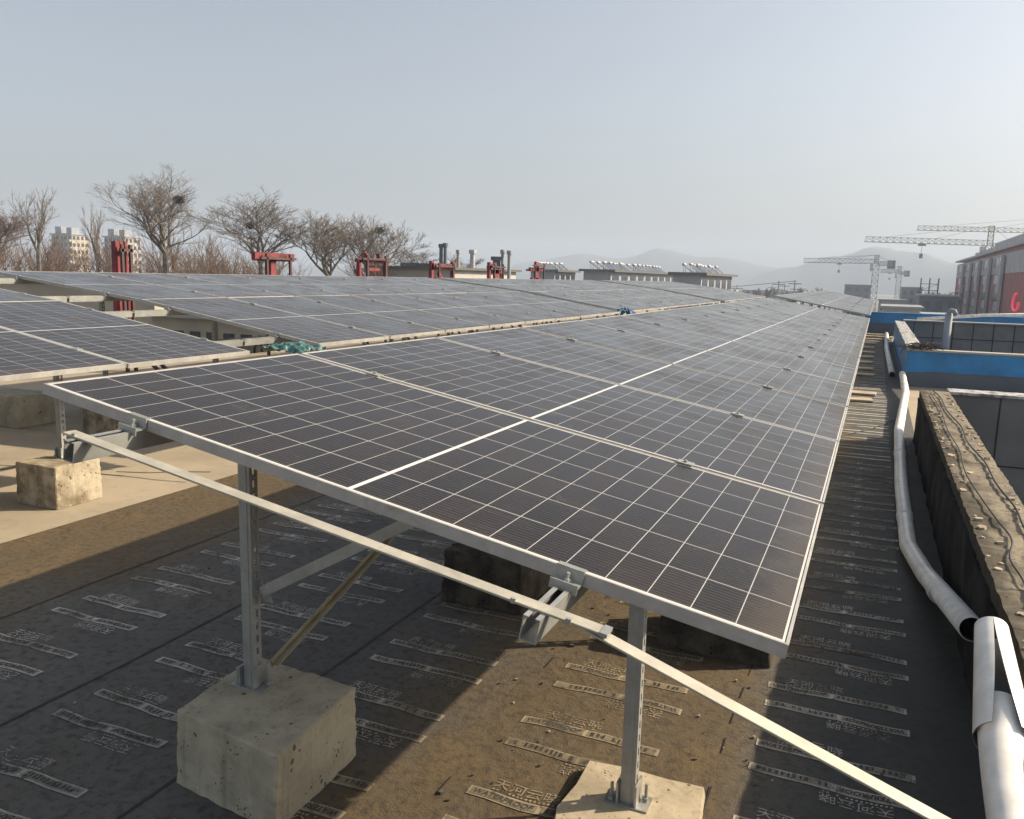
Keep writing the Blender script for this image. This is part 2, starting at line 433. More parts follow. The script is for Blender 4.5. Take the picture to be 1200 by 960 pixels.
mb.add(vs, [(j*(nx+1)+i, j*(nx+1)+i+1, (j+1)*(nx+1)+i+1, (j+1)*(nx+1)+i) for j in range(ny) for i in range(nx)], 0)
rc = random.Random(5)
for (x0, y0, dx, dy, n) in ((-12.5, 4.1, .35, .06, 21), (-9, 6.2, .3, .05, 12), (-7.2, 3.6, .02, .4, 22), (-9.8, 3, -.03, .4, 20), (-6.2, 5.3, .25, .14, 4), (-5.6, 9, -.05, .5, 20)):
    x, y = x0, y0; w0 = .012
    for i in range(n):
        x2 = x + dx*rc.uniform(.7, 1.3) + rc.uniform(-.03, .03); y2 = y + dy*rc.uniform(.7, 1.3) + rc.uniform(-.03, .03)
        if x2 < -5.25:
            d = Vector((-(y2-y), x2-x)).normalized()*w0*rc.uniform(.4, .9)
            mb.quad([(x-d.x, y-d.y, .004), (x2-d.x, y2-d.y, .004), (x2+d.x, y2+d.y, .004), (x+d.x, y+d.y, .004)], 1)
        x, y = x2, y2
struct(mb.build('roof_screed', [m_screed, m_crack]))
# roof beyond the parapet (round the light wells) and the walls of the building below
mb = MB()
mb.box((.89, 11.45, -.3), (9, 17.0, -.004)); mb.box((.58, 11.45, -.3), (.89, 17, -.004)); mb.box((.58, 17, -.3), (.60, 29.9, -.004))
mb.box((.58, 30.1, -.3), (9, 50, -.004)); mb.box((6.2, -4, -.3), (9, 11.1, -.004)); mb.box((6.2, 17.3, -.3), (9, 29.8, -.004))
struct(mb.build('roof_deck', m_screed))
mb = MB()
mb.box((-13, -4, -12), (-12.98, 50, -.01)); mb.box((-13, -4.02, -12), (9, -4, -.01)); mb.box((-13, 50, -12), (9, 50.02, -.01)); mb.box((8.98, -4, -12), (9.0, 50, -.31))
mb.box((-13, -4, -.6), (.6, 50, -.31))
struct(mb.build('building_walls', m_cream))

mb = MB(); mb.box((-12.95, -4, .004), (-12.62, 50, .30)); mb.box((-12.97, -4, .302), (-12.6, 50, .33))  # dark kerb added to stand in for shade under the panel row
tag(mb.build('added_dark_kerb', m_bitup), 'low dark kerb added at the far roof edge to darken the gap below the row', 'kerb')

# ------------------------------------------------------------------ solar arrays
def frame_mesh():
    mb = MB(); a = .0085
    for y0, y1 in ((0, a), (PW-a, PW)): mb.box((0, y0, -.035), (PL, y1, 0))
    for x0, x1 in ((0, a), (PL-a, PL)): mb.box((x0, a, -.035), (x1, PW-a, 0))
    for y0, y1 in ((a, .03), (PW-.03, PW-a)): mb.box((a, y0, -.035), (PL-a, y1, -.033))
    me = mb.mesh('frame', m_frame, bevel=.0012); return me
def glass_mesh():
    mb = MB(); mb.box((.0105, .0105, -.006), (PL-.0105, PW-.0105, -.0012))
    return mb.mesh('cell_glass', m_cell)
def back_mesh():
    mb = MB(); mb.box((.0107, .0107, -.0078), (PL-.0107, PW-.0107, -.0062)); return mb.mesh('backsheet', m_back)
def jbox_mesh():
    mb = MB()
    for v in (.3, .65, 1.0): mb.box((PL/2-.03, v-.05, -.024), (PL/2+.03, v+.05, -.0079))
    return mb.mesh('junction_box', m_hole, bevel=.002)
ME_F, ME_G, ME_B, ME_J = frame_mesh(), glass_mesh(), back_mesh(), jbox_mesh()

def plane(ox, oy, oz, slope):            # local x runs down the slope (towards +X), y along the row
    c = 1/math.sqrt(1+slope*slope); s = slope*c
    return Matrix(((c, 0, s, ox), (0, 1, 0, oy), (-s, 0, c, oz), (0, 0, 0, 1)))
jr = random.Random(11)
def panel(M, label, group):
    J = Matrix.Translation((0, 0, jr.uniform(-.0015, .0015))) @ Matrix.Rotation(jr.uniform(-.0012, .0012), 4, 'X') @ Matrix.Rotation(jr.uniform(-.0008, .0008), 4, 'Y')
    t = thing('solar_panel', label, 'solar panel', group=group, M=M @ J)
    obj('frame', ME_F, t); obj('cell_glass', ME_G, t); obj('backsheet', ME_B, t); obj('junction_box', ME_J, t)
    return t
def c_profile(mb, x, y0, y1, ztop, M, w=.041, h=.060, t=.003, lip=.012):
    mb.box((x-w/2, y0, ztop-h), (x+w/2, y1, ztop-h+t), 0, M)
    for s in (-1, 1):
        a, b = (x-w/2, x-w/2+t) if s < 0 else (x+w/2-t, x+w/2)
        mb.box((a, y0, ztop-h+t), (b, y1, ztop-t), 0, M)
        l0, l1 = (x-w/2, x-w/2+lip) if s < 0 else (x+w/2-lip, x+w/2)
        mb.box((l0, y0, ztop-t), (l1, y1, ztop), 0, M)
def post_mesh(h, w=.052, d=.044, t=.003):
    mb = MB()
    mb.box((-w/2, -d/2, 0), (w/2, -d/2+t, h))                       # web, facing the camera
    mb.box((-w/2+.014, -d/2-.002, 0), (w/2-.014, -d/2, h))            # stiffening rib
    for s in (-1, 1):                                                # slotted flanges
        x0, x1 = (w/2-t, w/2) if s > 0 else (-w/2, -w/2+t)
        mb.box((x0, -d/2+t, 0), (x1, -.006, h)); mb.box((x0, .007, 0), (x1, d/2, h))
        z = 0
        while z < h:
            mb.box((x0, -.006, z), (x1, .007, min(z+.022, h))); z += .05
        lx0, lx1 = (w/2-.011, w/2-t) if s > 0 else (-w/2+t, -w/2+.011)
        mb.box((lx0, d/2-t, 0), (lx1, d/2, h))
    return mb.mesh('post', m_steel)
def base_mesh():
    mb = MB(); mb.box((-.075, -.045, 0), (.075, .045, .007)); mb.box((-.036, -.04, .007), (-.0285, .04, .085)); mb.box((.0285, -.04, .007), (.036, .04, .085))
    return mb.mesh('base_plate', m_galv, bevel=.001)
def bolt_mesh():
    mb = MB(); mb.tube([(0,0,0), (0,0,.012)], .013, 6); mb.tube([(0,0,.012), (0,0,.062)], .006, 8); return mb.mesh('bolt', m_steel)
ME_BASE, ME_BOLT = base_mesh(), bolt_mesh()
def clamp_mesh():
    mb = MB(); mb.box((-.032, -.024, .0005), (.032, .024, .006)); mb.box((-.03, -.007, -.034), (.03, .007, .0005)); mb.tube([(0,0,.006), (0,0,.014)], .008, 6)
    return mb.mesh('mid_clamp', m_steel, bevel=.001)
def endclamp_mesh():
    mb = MB(); mb.box((-.036, -.007, .0005), (.036, .012, .0045)); mb.box((-.036, -.007, -.030), (.036, -.0025, .0005))
    mb.box((-.036, -.040, -.031), (.036, -.0025, -.027)); mb.box((-.036, -.044, -.045), (.036, -.040, -.020))
    mb.tube([(0, -.02, -.027), (0, -.02, -.018)], .010, 6); mb.tube([(0, -.02, -.018), (0, -.02, -.004)], .005, 6)
    return mb.mesh('end_clamp', m_galv)
ME_C, ME_EC = clamp_mesh(), endclamp_mesh()
UP = (.425, 1.862)
POSTCACHE = {}
def blocks_z(): pass
def rack(label, courses, n, ext0, ext1, posts):
    """courses: list of plane matrices (top course first); posts: (course, u, y_local, base z, detailed)"""
    t = thing('mounting_rack', label, 'mounting rack', loc=(courses[0].translation.x, courses[0].translation.y, 0), group='galvanised racks under the solar rows')
    inv = Matrix.Translation(-t.location)
    for M in courses:
        LM = inv @ M
        for u in UP:
            mb = MB(); c_profile(mb, u, -ext0, n*P-.02+ext1, -.0365, LM); mb.build('purlin', m_galv, t)
            for k in range(1, n):
                o = obj('mid_clamp', ME_C, t); o.matrix_local = LM @ Matrix.Translation((u, k*P-.01, 0))
            for k, a in ((0, 0), (1, math.pi)):
                o = obj('end_clamp', ME_EC, t); o.matrix_local = LM @ Matrix.Translation((u, k*(n*P-.02), 0)) @ Matrix.Rotation(a, 4, 'Z')
    for (ci, u, y, zb, det) in posts:
        top = courses[ci] @ Vector((u, y, -.0975)); h = round(top.z - zb - .007, 3)
        if h not in POSTCACHE: POSTCACHE[h] = post_mesh(h)
        p = obj('post', POSTCACHE[h], t); p.location = Vector((top.x, top.y, zb+.007)) - t.location
        b = obj('base_plate', ME_BASE, p); b.location = (0, 0, -.007)
        if det:
            for sx in (-.056, .056):
                q = obj('bolt', ME_BOLT, b); q.location = (sx, -.02 if sx < 0 else .02, .007)
    return t, inv

A_O = (-2.4612, 1.839, CAMH-.3835)
MA = plane(*A_O, .17434)
FA = [.54, 2.36, 4.22, 6.1, 7.95, 9.8, 11.7, 13.5, 15.4, 17.2, 19.1]    # frame positions along the row, from its near end
BLK = []                                                          # (x, y, z top, size, label, mat, seed)
postsA = []
for i, y in enumerate(FA):
    yl = y if i else .49
    postsA.append((0, UP[0], yl, .28 if i == 0 else .30, i < 3))
    postsA.append((0, UP[1], .755 if i == 0 else y, .05 if i == 0 else .24, i < 3))
tA, invA = rack('galvanised rack of the nearest solar row with a flat bar across its front', [MA], 15, .24, .35, postsA)
for i in range(15):
    panel(MA @ Matrix.Translation((0, i*P, 0)), 'dark solar panel with white grid lines, %s from the near end of the right-hand row' % ORD[i], 'solar panels of the near right-hand row')
# flat bar lying on the purlin ends, its lower length sagging
mb = MB()
n_ = Vector((MA[0][2], MA[1][2], MA[2][2]))
a = MA @ Vector((.36, -.19, -.0335)); b = MA @ Vector((2.02, -.185, -.0335)); c = Vector((.42, 1.64, .775))
mb.bar(a, b, .042, .0055, up=n_); d = (b-a).normalized()
mb.build('flat_bar', m_galv2, tA, bevel=.0008).matrix_local = invA
mb = MB(); mb.bar(b - d*.05 + n_*-.0045, c, .042, .005, up=n_)
mb.build('flat_bar', m_galv2, tA, bevel=.0008).matrix_local = invA
mb = MB(); mb.bar(b - d*.012 + n_*.0005, b + d*.006 + n_*.0005, .045, .009, up=n_); mb.build('bar_clip', m_galv, tA).matrix_local = invA
for u, v in ((1.80, -.235), (1.935, -.235), (.40, -.235)):             # tek screws beside the bar
    mb = MB(); q = MA @ Vector((u, v+.03, -.036)); mb.tube([q, q+n_*.012], .007, 6); mb.build('screw', m_steel, tA).matrix_local = invA
# braces of the first frame
mb = MB(); mb.bar((-2.013, 2.345, .66), (-1.17, 2.345, 1.14), .040, .030, up=(0, 1, 0)); mb.bar((-2.013, 2.362, .66), (-1.17, 2.362, 1.14), .006, .040, up=(0, 1, 0))
mb.build('brace', m_galv, tA).matrix_local = invA
mb = MB(); mb.bar((-2.03, 2.40, .34), (-2.03, 4.35, .96), .034, .006, up=(1, 0, 0)); mb.bar((-2.013, 2.40, .34), (-2.013, 4.35, .96), .004, .034, up=(1, 0, 0))
mb.build('brace', m_brass, tA).matrix_local = invA
mb = MB(); mb.bar((-2.06, 2.41, 1.235), (-.62, 2.58, .975), .04, .045); mb.build('rafter', m_steel, tA).matrix_local = invA
mb = MB(); mb.prism([(0, 0), (.05, .0), (.0, .09)], 0, .006, 0, Matrix.Translation((-2.02, 2.35, .62)) @ Matrix.Rotation(R(90), 4, 'X')); mb.build('gusset', m_steel, tA).matrix_local = invA

MA5 = plane(MA.translation.x, 22.75, MA.translation.z+.04, .17434)
rack('galvanised rack under the far end block of the single right-hand row', [MA5], 17, .1, .1, [(0, u, y, .25, False) for u in UP for y in (.6, 4, 8, 12, 16, 20)])
for i in range(17):
    panel(MA5 @ Matrix.Translation((0, i*P, 0)), 'pale solar panel, %s beyond the far gap of the right-hand row' % ORD[i], 'solar panels of the far right-hand block')

def rowB(y0, n):
    lo = plane(-7.366, y0, CAMH-.352, .1515); hi = plane(-9.735, y0, CAMH-.095, .1085)
    return [hi, lo]
def blockB(y0, n, rl, where, group, posts):
    cs = rowB(y0, n)
    rack(rl, cs, n, EXT[0], EXT[1], posts)
    for ci, M in enumerate(cs):
        for i in range(n):
            panel(M @ Matrix.Translation((0, i*P, 0)), 'solar panel, %s%s in the %s course of the %s' % (ORD[i], '' if where[1] else ' from left', ('upper', 'lower')[ci], where[0]), group)
EXT = (.2, .48)
blockB(5.74 - 3*P + .02, 3, 'galvanised rack of the left two-course block, purlin ends bridging the gap', ('left block', False), 'solar panels of the left block',
       [(1, 1.56, y, z, True) for y, z in ((2.70, .33),)] + [(0, .6, 2.9, .33, True), (1, .1, 2.9, .33, True), (1, 1.56, .6, .33, False), (0, .6, .6, .33, False)])
EXT = (.48, .25)
blockB(6.73, 8, 'galvanised rack of the wide two-course block behind the teal tarpaulin', ('wide middle block', True), 'solar panels of the middle block',
       [(ci, u, y, .3, False) for (ci, u) in ((1, 1.56), (1, .1), (0, .6)) for y in (1, 3, 5, 7, 9)])
EXT = (.2, .2)
blockB(17.78, 9, 'galvanised rack of the two-course block beyond the second gap', ('block beyond the blue tarpaulin', True), 'solar panels of the third block',
       [(ci, u, y, .3, False) for (ci, u) in ((1, 1.56), (1, .1), (0, .6)) for y in (1, 5, 9)])
blockB(30.6, 9, 'galvanised rack of the farthest two-course block', ('farthest block', True), 'solar panels of the farthest block',
       [(ci, u, y, .3, False) for (ci, u) in ((1, 1.56), (1, .1), (0, .6)) for y in (1, 5, 9)])

# ------------------------------------------------------------------ concrete blocks and pad
def block(x, y, sx, sy, sz, rot, label, m, seed, chip=.006, taper=.03, corners=None):
    bm = bmesh.new(); bmesh.ops.create_cube(bm, size=1)
    bmesh.ops.bevel(bm, geom=list(bm.edges), offset=.016, segments=1, affect='EDGES')
    bmesh.ops.subdivide_edges(bm, edges=list(bm.edges), cuts=11, use_grid_fill=True)
    for v in bm.verts:
        co = v.co; k = 1 - taper*(co.z+.5)*2
        p = Vector((co.x*sx*k, co.y*sy*k, (co.z+.5)*sz))
        if corners:
            fx, fy, fz = co.x+.5, co.y+.5, co.z+.5
            bl = lambda c: (Vector(c[0])*(1-fx)*(1-fy) + Vector(c[1])*fx*(1-fy) + Vector(c[2])*fx*fy + Vector(c[3])*(1-fx)*fy)
            q = bl(corners[0])*(1-fz) + bl(corners[1])*fz; p = Vector((q.x-x, q.y-y, fz*sz + 0))
        nn = Vector((noise.noise(p*9 + Vector((seed, 0, 0))), noise.noise(p*9 + Vector((0, seed, 3))), noise.noise(p*9 + Vector((5, 2, seed)))))
        n2 = noise.noise(p*28 + Vector((seed, seed, 0)))
        edge = sum(1 for q in co if abs(q) > .44)
        p += nn*chip*.3 + co.normalized()*n2*chip*(.3 if edge < 2 else 1.3)
        if co.z < -.45: p.z = max(p.z, .001)
        v.co = p
    me = bpy.data.meshes.new('concrete_block'); bm.to_mesh(me); bm.free(); me.materials.append(m)
    o = bpy.data.objects.new('concrete_block', me); C.objects.link(o); o.location = (x, y, 0); o.rotation_euler.z = R(rot)
    return tag(o, label, 'concrete block', 'concrete ballast blocks under the solar racks')
block(-1.955, 2.30, .50, .50, .28, 0, 'large grey concrete block under the front left post, nearest to the camera', m_conc, 1,
      corners=(((-2.185, 2.05), (-1.675, 1.975), (-1.69, 2.48), (-2.225, 2.53)), ((-2.18, 2.065), (-1.665, 1.985), (-1.70, 2.49), (-2.22, 2.53))))
block(-5.80, 4.42, .44, .42, .33, 1, 'rough stained concrete block with one sunlit side, standing on the pale screed', m_concd, 2, .006, .01)
block(-9.25, 6.45, .95, .5, .36, 2, 'long grey concrete block in the shade at the left edge', m_conc, 3)
block(-7.62, 6.55, .5, .5, .3, -2, 'dull olive concrete block half hidden behind the row corner', m_concd, 4)
for i, y in enumerate(FA[1:], 1):
    Y = A_O[1] + y
    if i == 1:
        block(-1.90, Y+.02, .50, .46, .30, 1, 'dark concrete block in shade behind the flat bar', m_concb, 11, .009)
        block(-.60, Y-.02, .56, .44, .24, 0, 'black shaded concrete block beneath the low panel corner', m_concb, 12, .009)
    else:
        block(-2.03, Y, .48, .46, .30, 0, 'concrete block under a high side post of the right-hand row, %s from near end' % ORD[i], m_conc, 20+i)
        block(-.62, Y, .50, .44, .24, 0, 'concrete block under a low side post of the right-hand row, %s from near end' % ORD[i], m_conc, 40+i)
for j, (y0, ys, nm) in enumerate(((6.73, (1, 3, 5, 7, 9), 'middle block'), (17.78, (1, 5, 9), 'third block'), (30.6, (1, 5, 9), 'farthest block'))):
    for (x, side) in ((-5.82, 'low'), (-7.27, 'middle'), (-9.14, 'high')):
        for i, y in enumerate(ys):
            block(x, y0+y, .46, .46, .3, 0, 'concrete block under the %s side post of the %s, %s from its near end' % (side, nm, ORD[i]), m_conc, 60+i*3+j)
# thin mortar pad below the right post
mb = MB()
poly = [(-.853, 2.785), (-.70, 2.80), (-.55, 2.795), (-.415, 2.81), (-.395, 2.62), (-.41, 2.42), (-.43, 2.33), (-.62, 2.31), (-.83, 2.33), (-.868, 2.46), (-.85, 2.62)]
vs = []; N = len(poly)
mb.v = [(x*1.0-.0, y, 0) for x, y in poly] + [(-.63 + (x+.63)*.97, 2.56+(y-2.56)*.97, .044 + .006*noise.noise((x*9, y*9, 0))) for x, y in poly] + [(-.63 + (x+.63)*.45, 2.56+(y-2.56)*.45, .05) for x, y in poly] + [(-.63, 2.56, .0505)]
mb.f = [(i, (i+1)%N, N+(i+1)%N, N+i) for i in range(N)] + [(N+i, N+(i+1)%N, 2*N+(i+1)%N, 2*N+i) for i in range(N)] + [(2*N+i, 2*N+(i+1)%N, 3*N) for i in range(N)]
mb.m = [0]*len(mb.f)
tag(mb.build('mortar_pad', m_pad, smooth=False), 'pale sunlit mortar pad under the front right post', 'mortar pad')
# ------------------------------------------------------------------ parapet and light wells
def rough_box(x0, x1, y0, y1, z0, z1, nx, ny, nz, amp, sc_, seed, faces='all'):
    bm = bmesh.new()
    mbx = MB()
    def grid(o, a, b, na, nb):
        vs = [Vector(o) + Vector(a)*i/na + Vector(b)*j/nb for j in range(nb+1) for i in range(na+1)]
        mbx.add(vs, [(j*(na+1)+i, j*(na+1)+i+1, (j+1)*(na+1)+i+1, (j+1)*(na+1)+i) for j in range(nb) for i in range(na)])
    X, Y, Z = (x1-x0, 0, 0), (0, y1-y0, 0), (0, 0, z1-z0)
    grid((x0,y0,z1), X, Y, nx, ny); grid((x0,y0,z0), X, Z, nx, nz); grid((x0,y1,z0), X, Z, nx, nz)
    grid((x0,y0,z0), Y, Z, ny, nz); grid((x1,y0,z0), Y, Z, ny, nz)
    out = []
    for v in mbx.v:
        p = Vector(v)
        d = Vector((noise.noise(p*sc_+Vector((seed,0,0))), noise.noise(p*sc_+Vector((0,seed,7))), noise.noise(p*sc_+Vector((3,1,seed)))))
        out.append(tuple(p + d*amp))
    mbx.v = out
    return mbx
t = thing('parapet_wall', 'low sunlit parapet wall with dark bitumen upstand along the right of the walkway', 'parapet', (.72, 4, 0))
inv = Matrix.Translation(-t.location)
o = rough_box(.585, .860, -3, 11.0, -.3, .55, 4, 110, 6, .012, 4, 3).build('wall', m_bitup, t); o.matrix_local = inv
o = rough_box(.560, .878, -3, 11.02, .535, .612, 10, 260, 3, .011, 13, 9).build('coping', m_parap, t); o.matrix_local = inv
o = rough_box(.545, .583, -3, 10.9, -.01, .53, 2, 110, 10, .022, 3.3, 5).build('felt_upstand', m_bitup, t); o.matrix_local = inv
mb = MB(); rq = random.Random(6)                                      # loose lumps of old mortar along both edges
for k in range(150):
    y = rq.uniform(1.5, 10.8); x = rq.choice([.575 + abs(rq.gauss(0, .02)), .86 - abs(rq.gauss(0, .03)), rq.uniform(.58, .86)]); q = rq.uniform(.006, .022)
    M = Matrix.Translation((x, y, .612)) @ Matrix.Rotation(rq.uniform(0, 6), 4, 'Z') @ Matrix.Rotation(rq.uniform(-.3, .3), 4, 'X')
    mb.prism([(-q, -q*.7), (q*.6, -q), (q*1.2, q*.2), (q*.1, q), (-q*.9, q*.5)], -.006, q*rq.uniform(.3, .9), 0, M)
o = mb.build('mortar_lumps', m_pad, t); o.matrix_local = inv; o['kind'] = 'stuff'

t = thing('light_well', 'deep light well lined with dark grey cladding panels behind the parapet', 'light well', (3, 7, 0))
inv = Matrix.Translation(-t.location)
mb = MB()
mb.box((.90, 11.10, -7), (6.2, 11.40, .575)); mb.box((6.2, -4, -7), (6.22, 11.1, -.01)); mb.box((.862, -4, -7), (.90, 11.1, -.02)); mb.box((.9, -4, -7.1), (6.2, 11.1, -7))
mb.build('cladding', m_tile, t).matrix_local = inv
mb = MB()
for x in (1.43, 2.3, 3.2, 4.1, 5.0): mb.box((x-.008, 11.092, -7), (x+.008, 11.099, .57))
for z in (-.235, -1.25, -2.3, -3.4): mb.box((.90, 11.093, z-.008), (6.2, 11.0975, z+.008))
mb.build('joint', m_joint, t).matrix_local = inv
mb = MB(); mb.box((.88, 11.06, .577), (6.25, 11.44, .612)); mb.build('ledge', m_gravel, t, bevel=.006).matrix_local = inv

t = thing('blue_light_well', 'blue sheet metal upstand round the second light well with pebble-crusted top', 'light well', (3, 23, 0))
inv = Matrix.Translation(-t.location)
mb = MB(); mb.box((.60, 17.0, 0), (6.4, 17.22, .655)); mb.build('near_wall', m_blue, t).matrix_local = inv
mb = MB(); mb.box((.60, 17.01, .0), (6.4, 17.005-.012, .27)); mb.box((.9, 16.985, .27), (6.4, 16.998, .285)); mb.build('lower_panel', m_slate, t).matrix_local = inv
mb = MB(); mb.box((.58, 16.96, .657), (6.45, 17.26, .69)); mb.build('white_edge', m_pale, t, bevel=.005).matrix_local = inv
mb = MB(); mb.box((.60, 17.26, 0), (.86, 30.0, .66)); mb.build('side_wall', m_blue, t).matrix_local = inv
o = rough_box(.598, .875, 17.3, 30.0, .662, .70, 8, 160, 2, .02, 12, 4).build('pebble_top', m_gravel, t); o.matrix_local = inv
mb = MB(); mb.box((.86, 29.6, -6), (6.4, 29.8, .72)); mb.build('cladding', m_tile, t).matrix_local = inv
mb = MB()
for k in range(10): x = 1.16 + k*.56; mb.box((x-.012, 29.585, -3), (x+.012, 29.597, .715))
for z in (.22, -.4): mb.box((.86, 29.588, z-.012), (6.4, 29.595, z+.012))
mb.build('joint', m_joint, t).matrix_local = inv
mb = MB(); mb.box((.84, 29.5, .722), (6.5, 29.9, .76)); mb.build('cap', m_pale, t).matrix_local = inv

mb = MB(); mb.box((-.35, 34.0, .44), (8.5, 34.25, .80)); mb.box((-.37, 33.96, .802), (8.5, 34.3, .84)); mb.box((-.35, 34.02, 0), (8.5, 34.25, .438), 1)
tag(mb.build('blue_parapet', [m_blue, m_slate]), 'long bright blue sheet metal parapet at the far end of the walkway', 'parapet')
mb = MB(); mb.tube([(2.09, 29.2, -1.2), (2.09, 29.2, 1.02)], .11, 12); mb.tube([(2.09, 29.2, 1.0), (2.09, 29.2, 1.06), (2.13, 29.17, 1.12), (2.22, 29.1, 1.10), (2.27, 29.05, .98)], .075, 10)
tag(mb.build('vent_pipe', m_grey, smooth=True), 'grey vertical vent pipe with bent white top inside the blue light well', 'pipe')
mb = MB(); mb.tube([(1.3, 31.2, .74), (3.2, 30.9, .95), (5.2, 30.6, 1.08)], .055, 10)
tag(mb.build('leaning_pipe', m_pvc, smooth=True), 'long white pipe lying slantwise above the blue light well', 'pipe')
mb = MB(); mb.tube([(4.75, 31.5, .5), (4.75, 31.5, 1.45)], .32, 20); mb.tube([(4.75, 31.5, 1.45), (4.75, 31.5, 1.55)], [.32, .12], 20)
mb.tube([(4.75, 31.5, .0), (4.75, 31.5, .5)], .25, 12)
tag(mb.build('water_tank', m_blue, smooth=False), 'blue plastic water drum at the right edge of the roof', 'tank')

# twig heap on the corner of the blue wall
mb = MB(); rt = random.Random(4)
for k in range(130):
    c = Vector((rt.gauss(.80, .13), rt.gauss(17.12, .10), .70 + abs(rt.gauss(0, .035)))); d = Vector((rt.gauss(0,1), rt.gauss(0,1), rt.gauss(0,.25))).normalized()*rt.uniform(.06, .2)
    m = c + Vector((rt.gauss(0,.02), rt.gauss(0,.02), .02)); mb.tube([c-d, m, c+d], .005, 4)
tag(mb.build('twig_heap', m_twig), 'heap of dry twigs on the corner of the blue wall', 'debris')
# cables along the coping
def cable(name, pts, r, label):
    pp = [Vector(p) for p in pts]; out = []
    for i in range(len(pp)-1):
        p0, p1, p2, p3 = pp[max(i-1,0)], pp[i], pp[i+1], pp[min(i+2,len(pp)-1)]
        for k in range(6):
            s = k/6; out.append(.5*((2*p1) + (p2-p0)*s + (2*p0-5*p1+4*p2-p3)*s*s + (3*p1-p0-3*p2+p3)*s**3))
    out.append(pp[-1]); mb = MB(); mb.tube(out, r, 6)
    return tag(mb.build(name, m_cable, smooth=True), label, 'cable')
zc = .628
cable('cable', [(.70, 10.9, zc), (.74, 10.3, zc), (.735, 9.2, zc), (.78, 8.2, zc), (.76, 7.4, zc), (.80, 6.6, zc), (.79, 5.9, zc), (.815, 5.3, zc), (.80, 4.8, zc), (.83, 4.2, zc), (.82, 3.4, zc), (.84, 2.5, zc)], .0065, 'thick black cable running along the outer side of the parapet coping')
cable('cable', [(.66, 10.6, zc), (.68, 9.2, zc), (.655, 8.0, zc), (.67, 7.0, zc), (.64, 6.2, zc), (.655, 5.6, zc), (.685, 5.0, zc), (.71, 4.6, zc), (.66, 4.25, zc), (.67, 3.9, zc), (.64, 3.3, zc)], .005, 'thin wavy black cable along the inner side of the parapet coping')
cable('cable', [(.36, 12.5, .012), (.1, 11.6, .012), (-.2, 10.9, .012), (-.5, 10.2, .012)], .006, 'thin black wire crossing the sunlit walkway felt')

# ------------------------------------------------------------------ white pipes
def pipe(pts, r, label, name='drain_pipe', elbow=False, slit=None, n=18, collars=None):
    pp = [Vector(p) for p in pts]
    mb = MB(); t = .004
    path = [pp[0]]
    for i in range(1, len(pp)-1):
        a = (pp[i-1]-pp[i]).normalized(); b = (pp[i+1]-pp[i]).normalized(); s = min(r*1.3, .12)
        for k in range(5):
            f = k/4; path.append((pp[i]+a*s)*(1-f)**2 + pp[i]*2*f*(1-f) + (pp[i]+b*s)*f*f)
    path.append(pp[-1])
    for rr, mi in ((r, 0), (r-t, 1)): mb.tube(path, rr, n, mi, caps=False)
    M = len(path)
    for q in (collars or ()):
        a_, d_ = Vector(q[0]), Vector(q[1]).normalized(); nb = len(mb.f); mb.tube([a_-d_*.055, a_-d_*.05, a_+d_*.05, a_+d_*.055], [r+.001, r+.006, r+.006, r+.001], n, 0, caps=False)
    for e in (0, M-1):                                                 # rim rings
        o1 = e*n; o2 = M*n + e*n
        mb.f += [(o1+k, o1+(k+1)%n, o2+(k+1)%n, o2+k) for k in range(n)]; mb.m += [0]*n
    if slit:
        drop = set()
        for (i0, i1, k0, k1) in slit:
            for i in range(i0, i1):
                for k in range(k0, k1): drop |= {i*n+k, (M-1)*n+i*n+k}
        keep = [i for i in range(len(mb.f)) if i not in drop]
        mb.f = [mb.f[i] for i in keep]; mb.m = [mb.m[i] for i in keep]
    me = bpy.data.meshes.new(name); me.from_pydata(mb.v, [], mb.f); me.materials.append(m_pvc); me.materials.append(m_pvcin)
    me.polygons.foreach_set('material_index', mb.m); me.polygons.foreach_set('use_smooth', [True]*len(me.polygons))
    o = bpy.data.objects.new(name, me); C.objects.link(o)
    return tag(o, label, 'pipe', 'white drain pipes along the parapet')
pipe([(.42, 33.2, .1), (.37, 26, .06), (.41, 18.4, .06)], .06, 'thin white drain pipe lying beside the blue side wall')
pipe([(.55, 17.0, .22), (.56, 14.9, .12), (.39, 11.3, .06), (.345, 8.1, .06), (.345, 6.2, .06), (.415, 5.5, .10), (.515, 4.03, .345)], .056, 'long bent white drain pipe running down the walkway to an open broken end', collars=[((.367, 9.7, .06), (.02, 1.6, 0)), ((.345, 7.0, .06), (0, 1, 0)), ((.555, 15.6, .155), (0, 2, .1)), ((.452, 4.93, .19), (.085, -1.28, .2))])
def sleeve(p, q, r0, r1, gap0, gap1, label, rot):
    """a split pipe: an arc shell that opens along its length"""
    p, q = Vector(p), Vector(q); d = (q-p).normalized(); x = d.cross(Vector((0,0,1))).normalized(); y = x.cross(d)
    mb = MB(); n = 26; Mx = 14
    for rr, mi in ((0, 0), (-.004, 1)):
        vs = []
        for j in range(Mx+1):
            f = j/Mx; c = p.lerp(q, f); r = r0+(r1-r0)*f + rr; g = gap0 + (gap1-gap0)*f**1.3
            for i in range(n+1):
                a = rot + g/2 + (2*math.pi-g)*i/n
                vs.append(c + (x*math.cos(a)+y*math.sin(a))*r)
        mb.add(vs, [(j*(n+1)+i, j*(n+1)+i+1, (j+1)*(n+1)+i+1, (j+1)*(n+1)+i) for j in range(Mx) for i in range(n)], mi)
    me = mb.mesh('split_pipe', [m_pvc, m_pvcin], True); o = bpy.data.objects.new('split_pipe', me); C.objects.link(o)
    return tag(o, label, 'pipe', 'white drain pipes along the parapet')
sleeve((.455, 3.12, .70), (.455, 2.66, .53), .052, .082, .02, .95, 'split white pipe sleeve standing open over the near drain pipe', R(88))
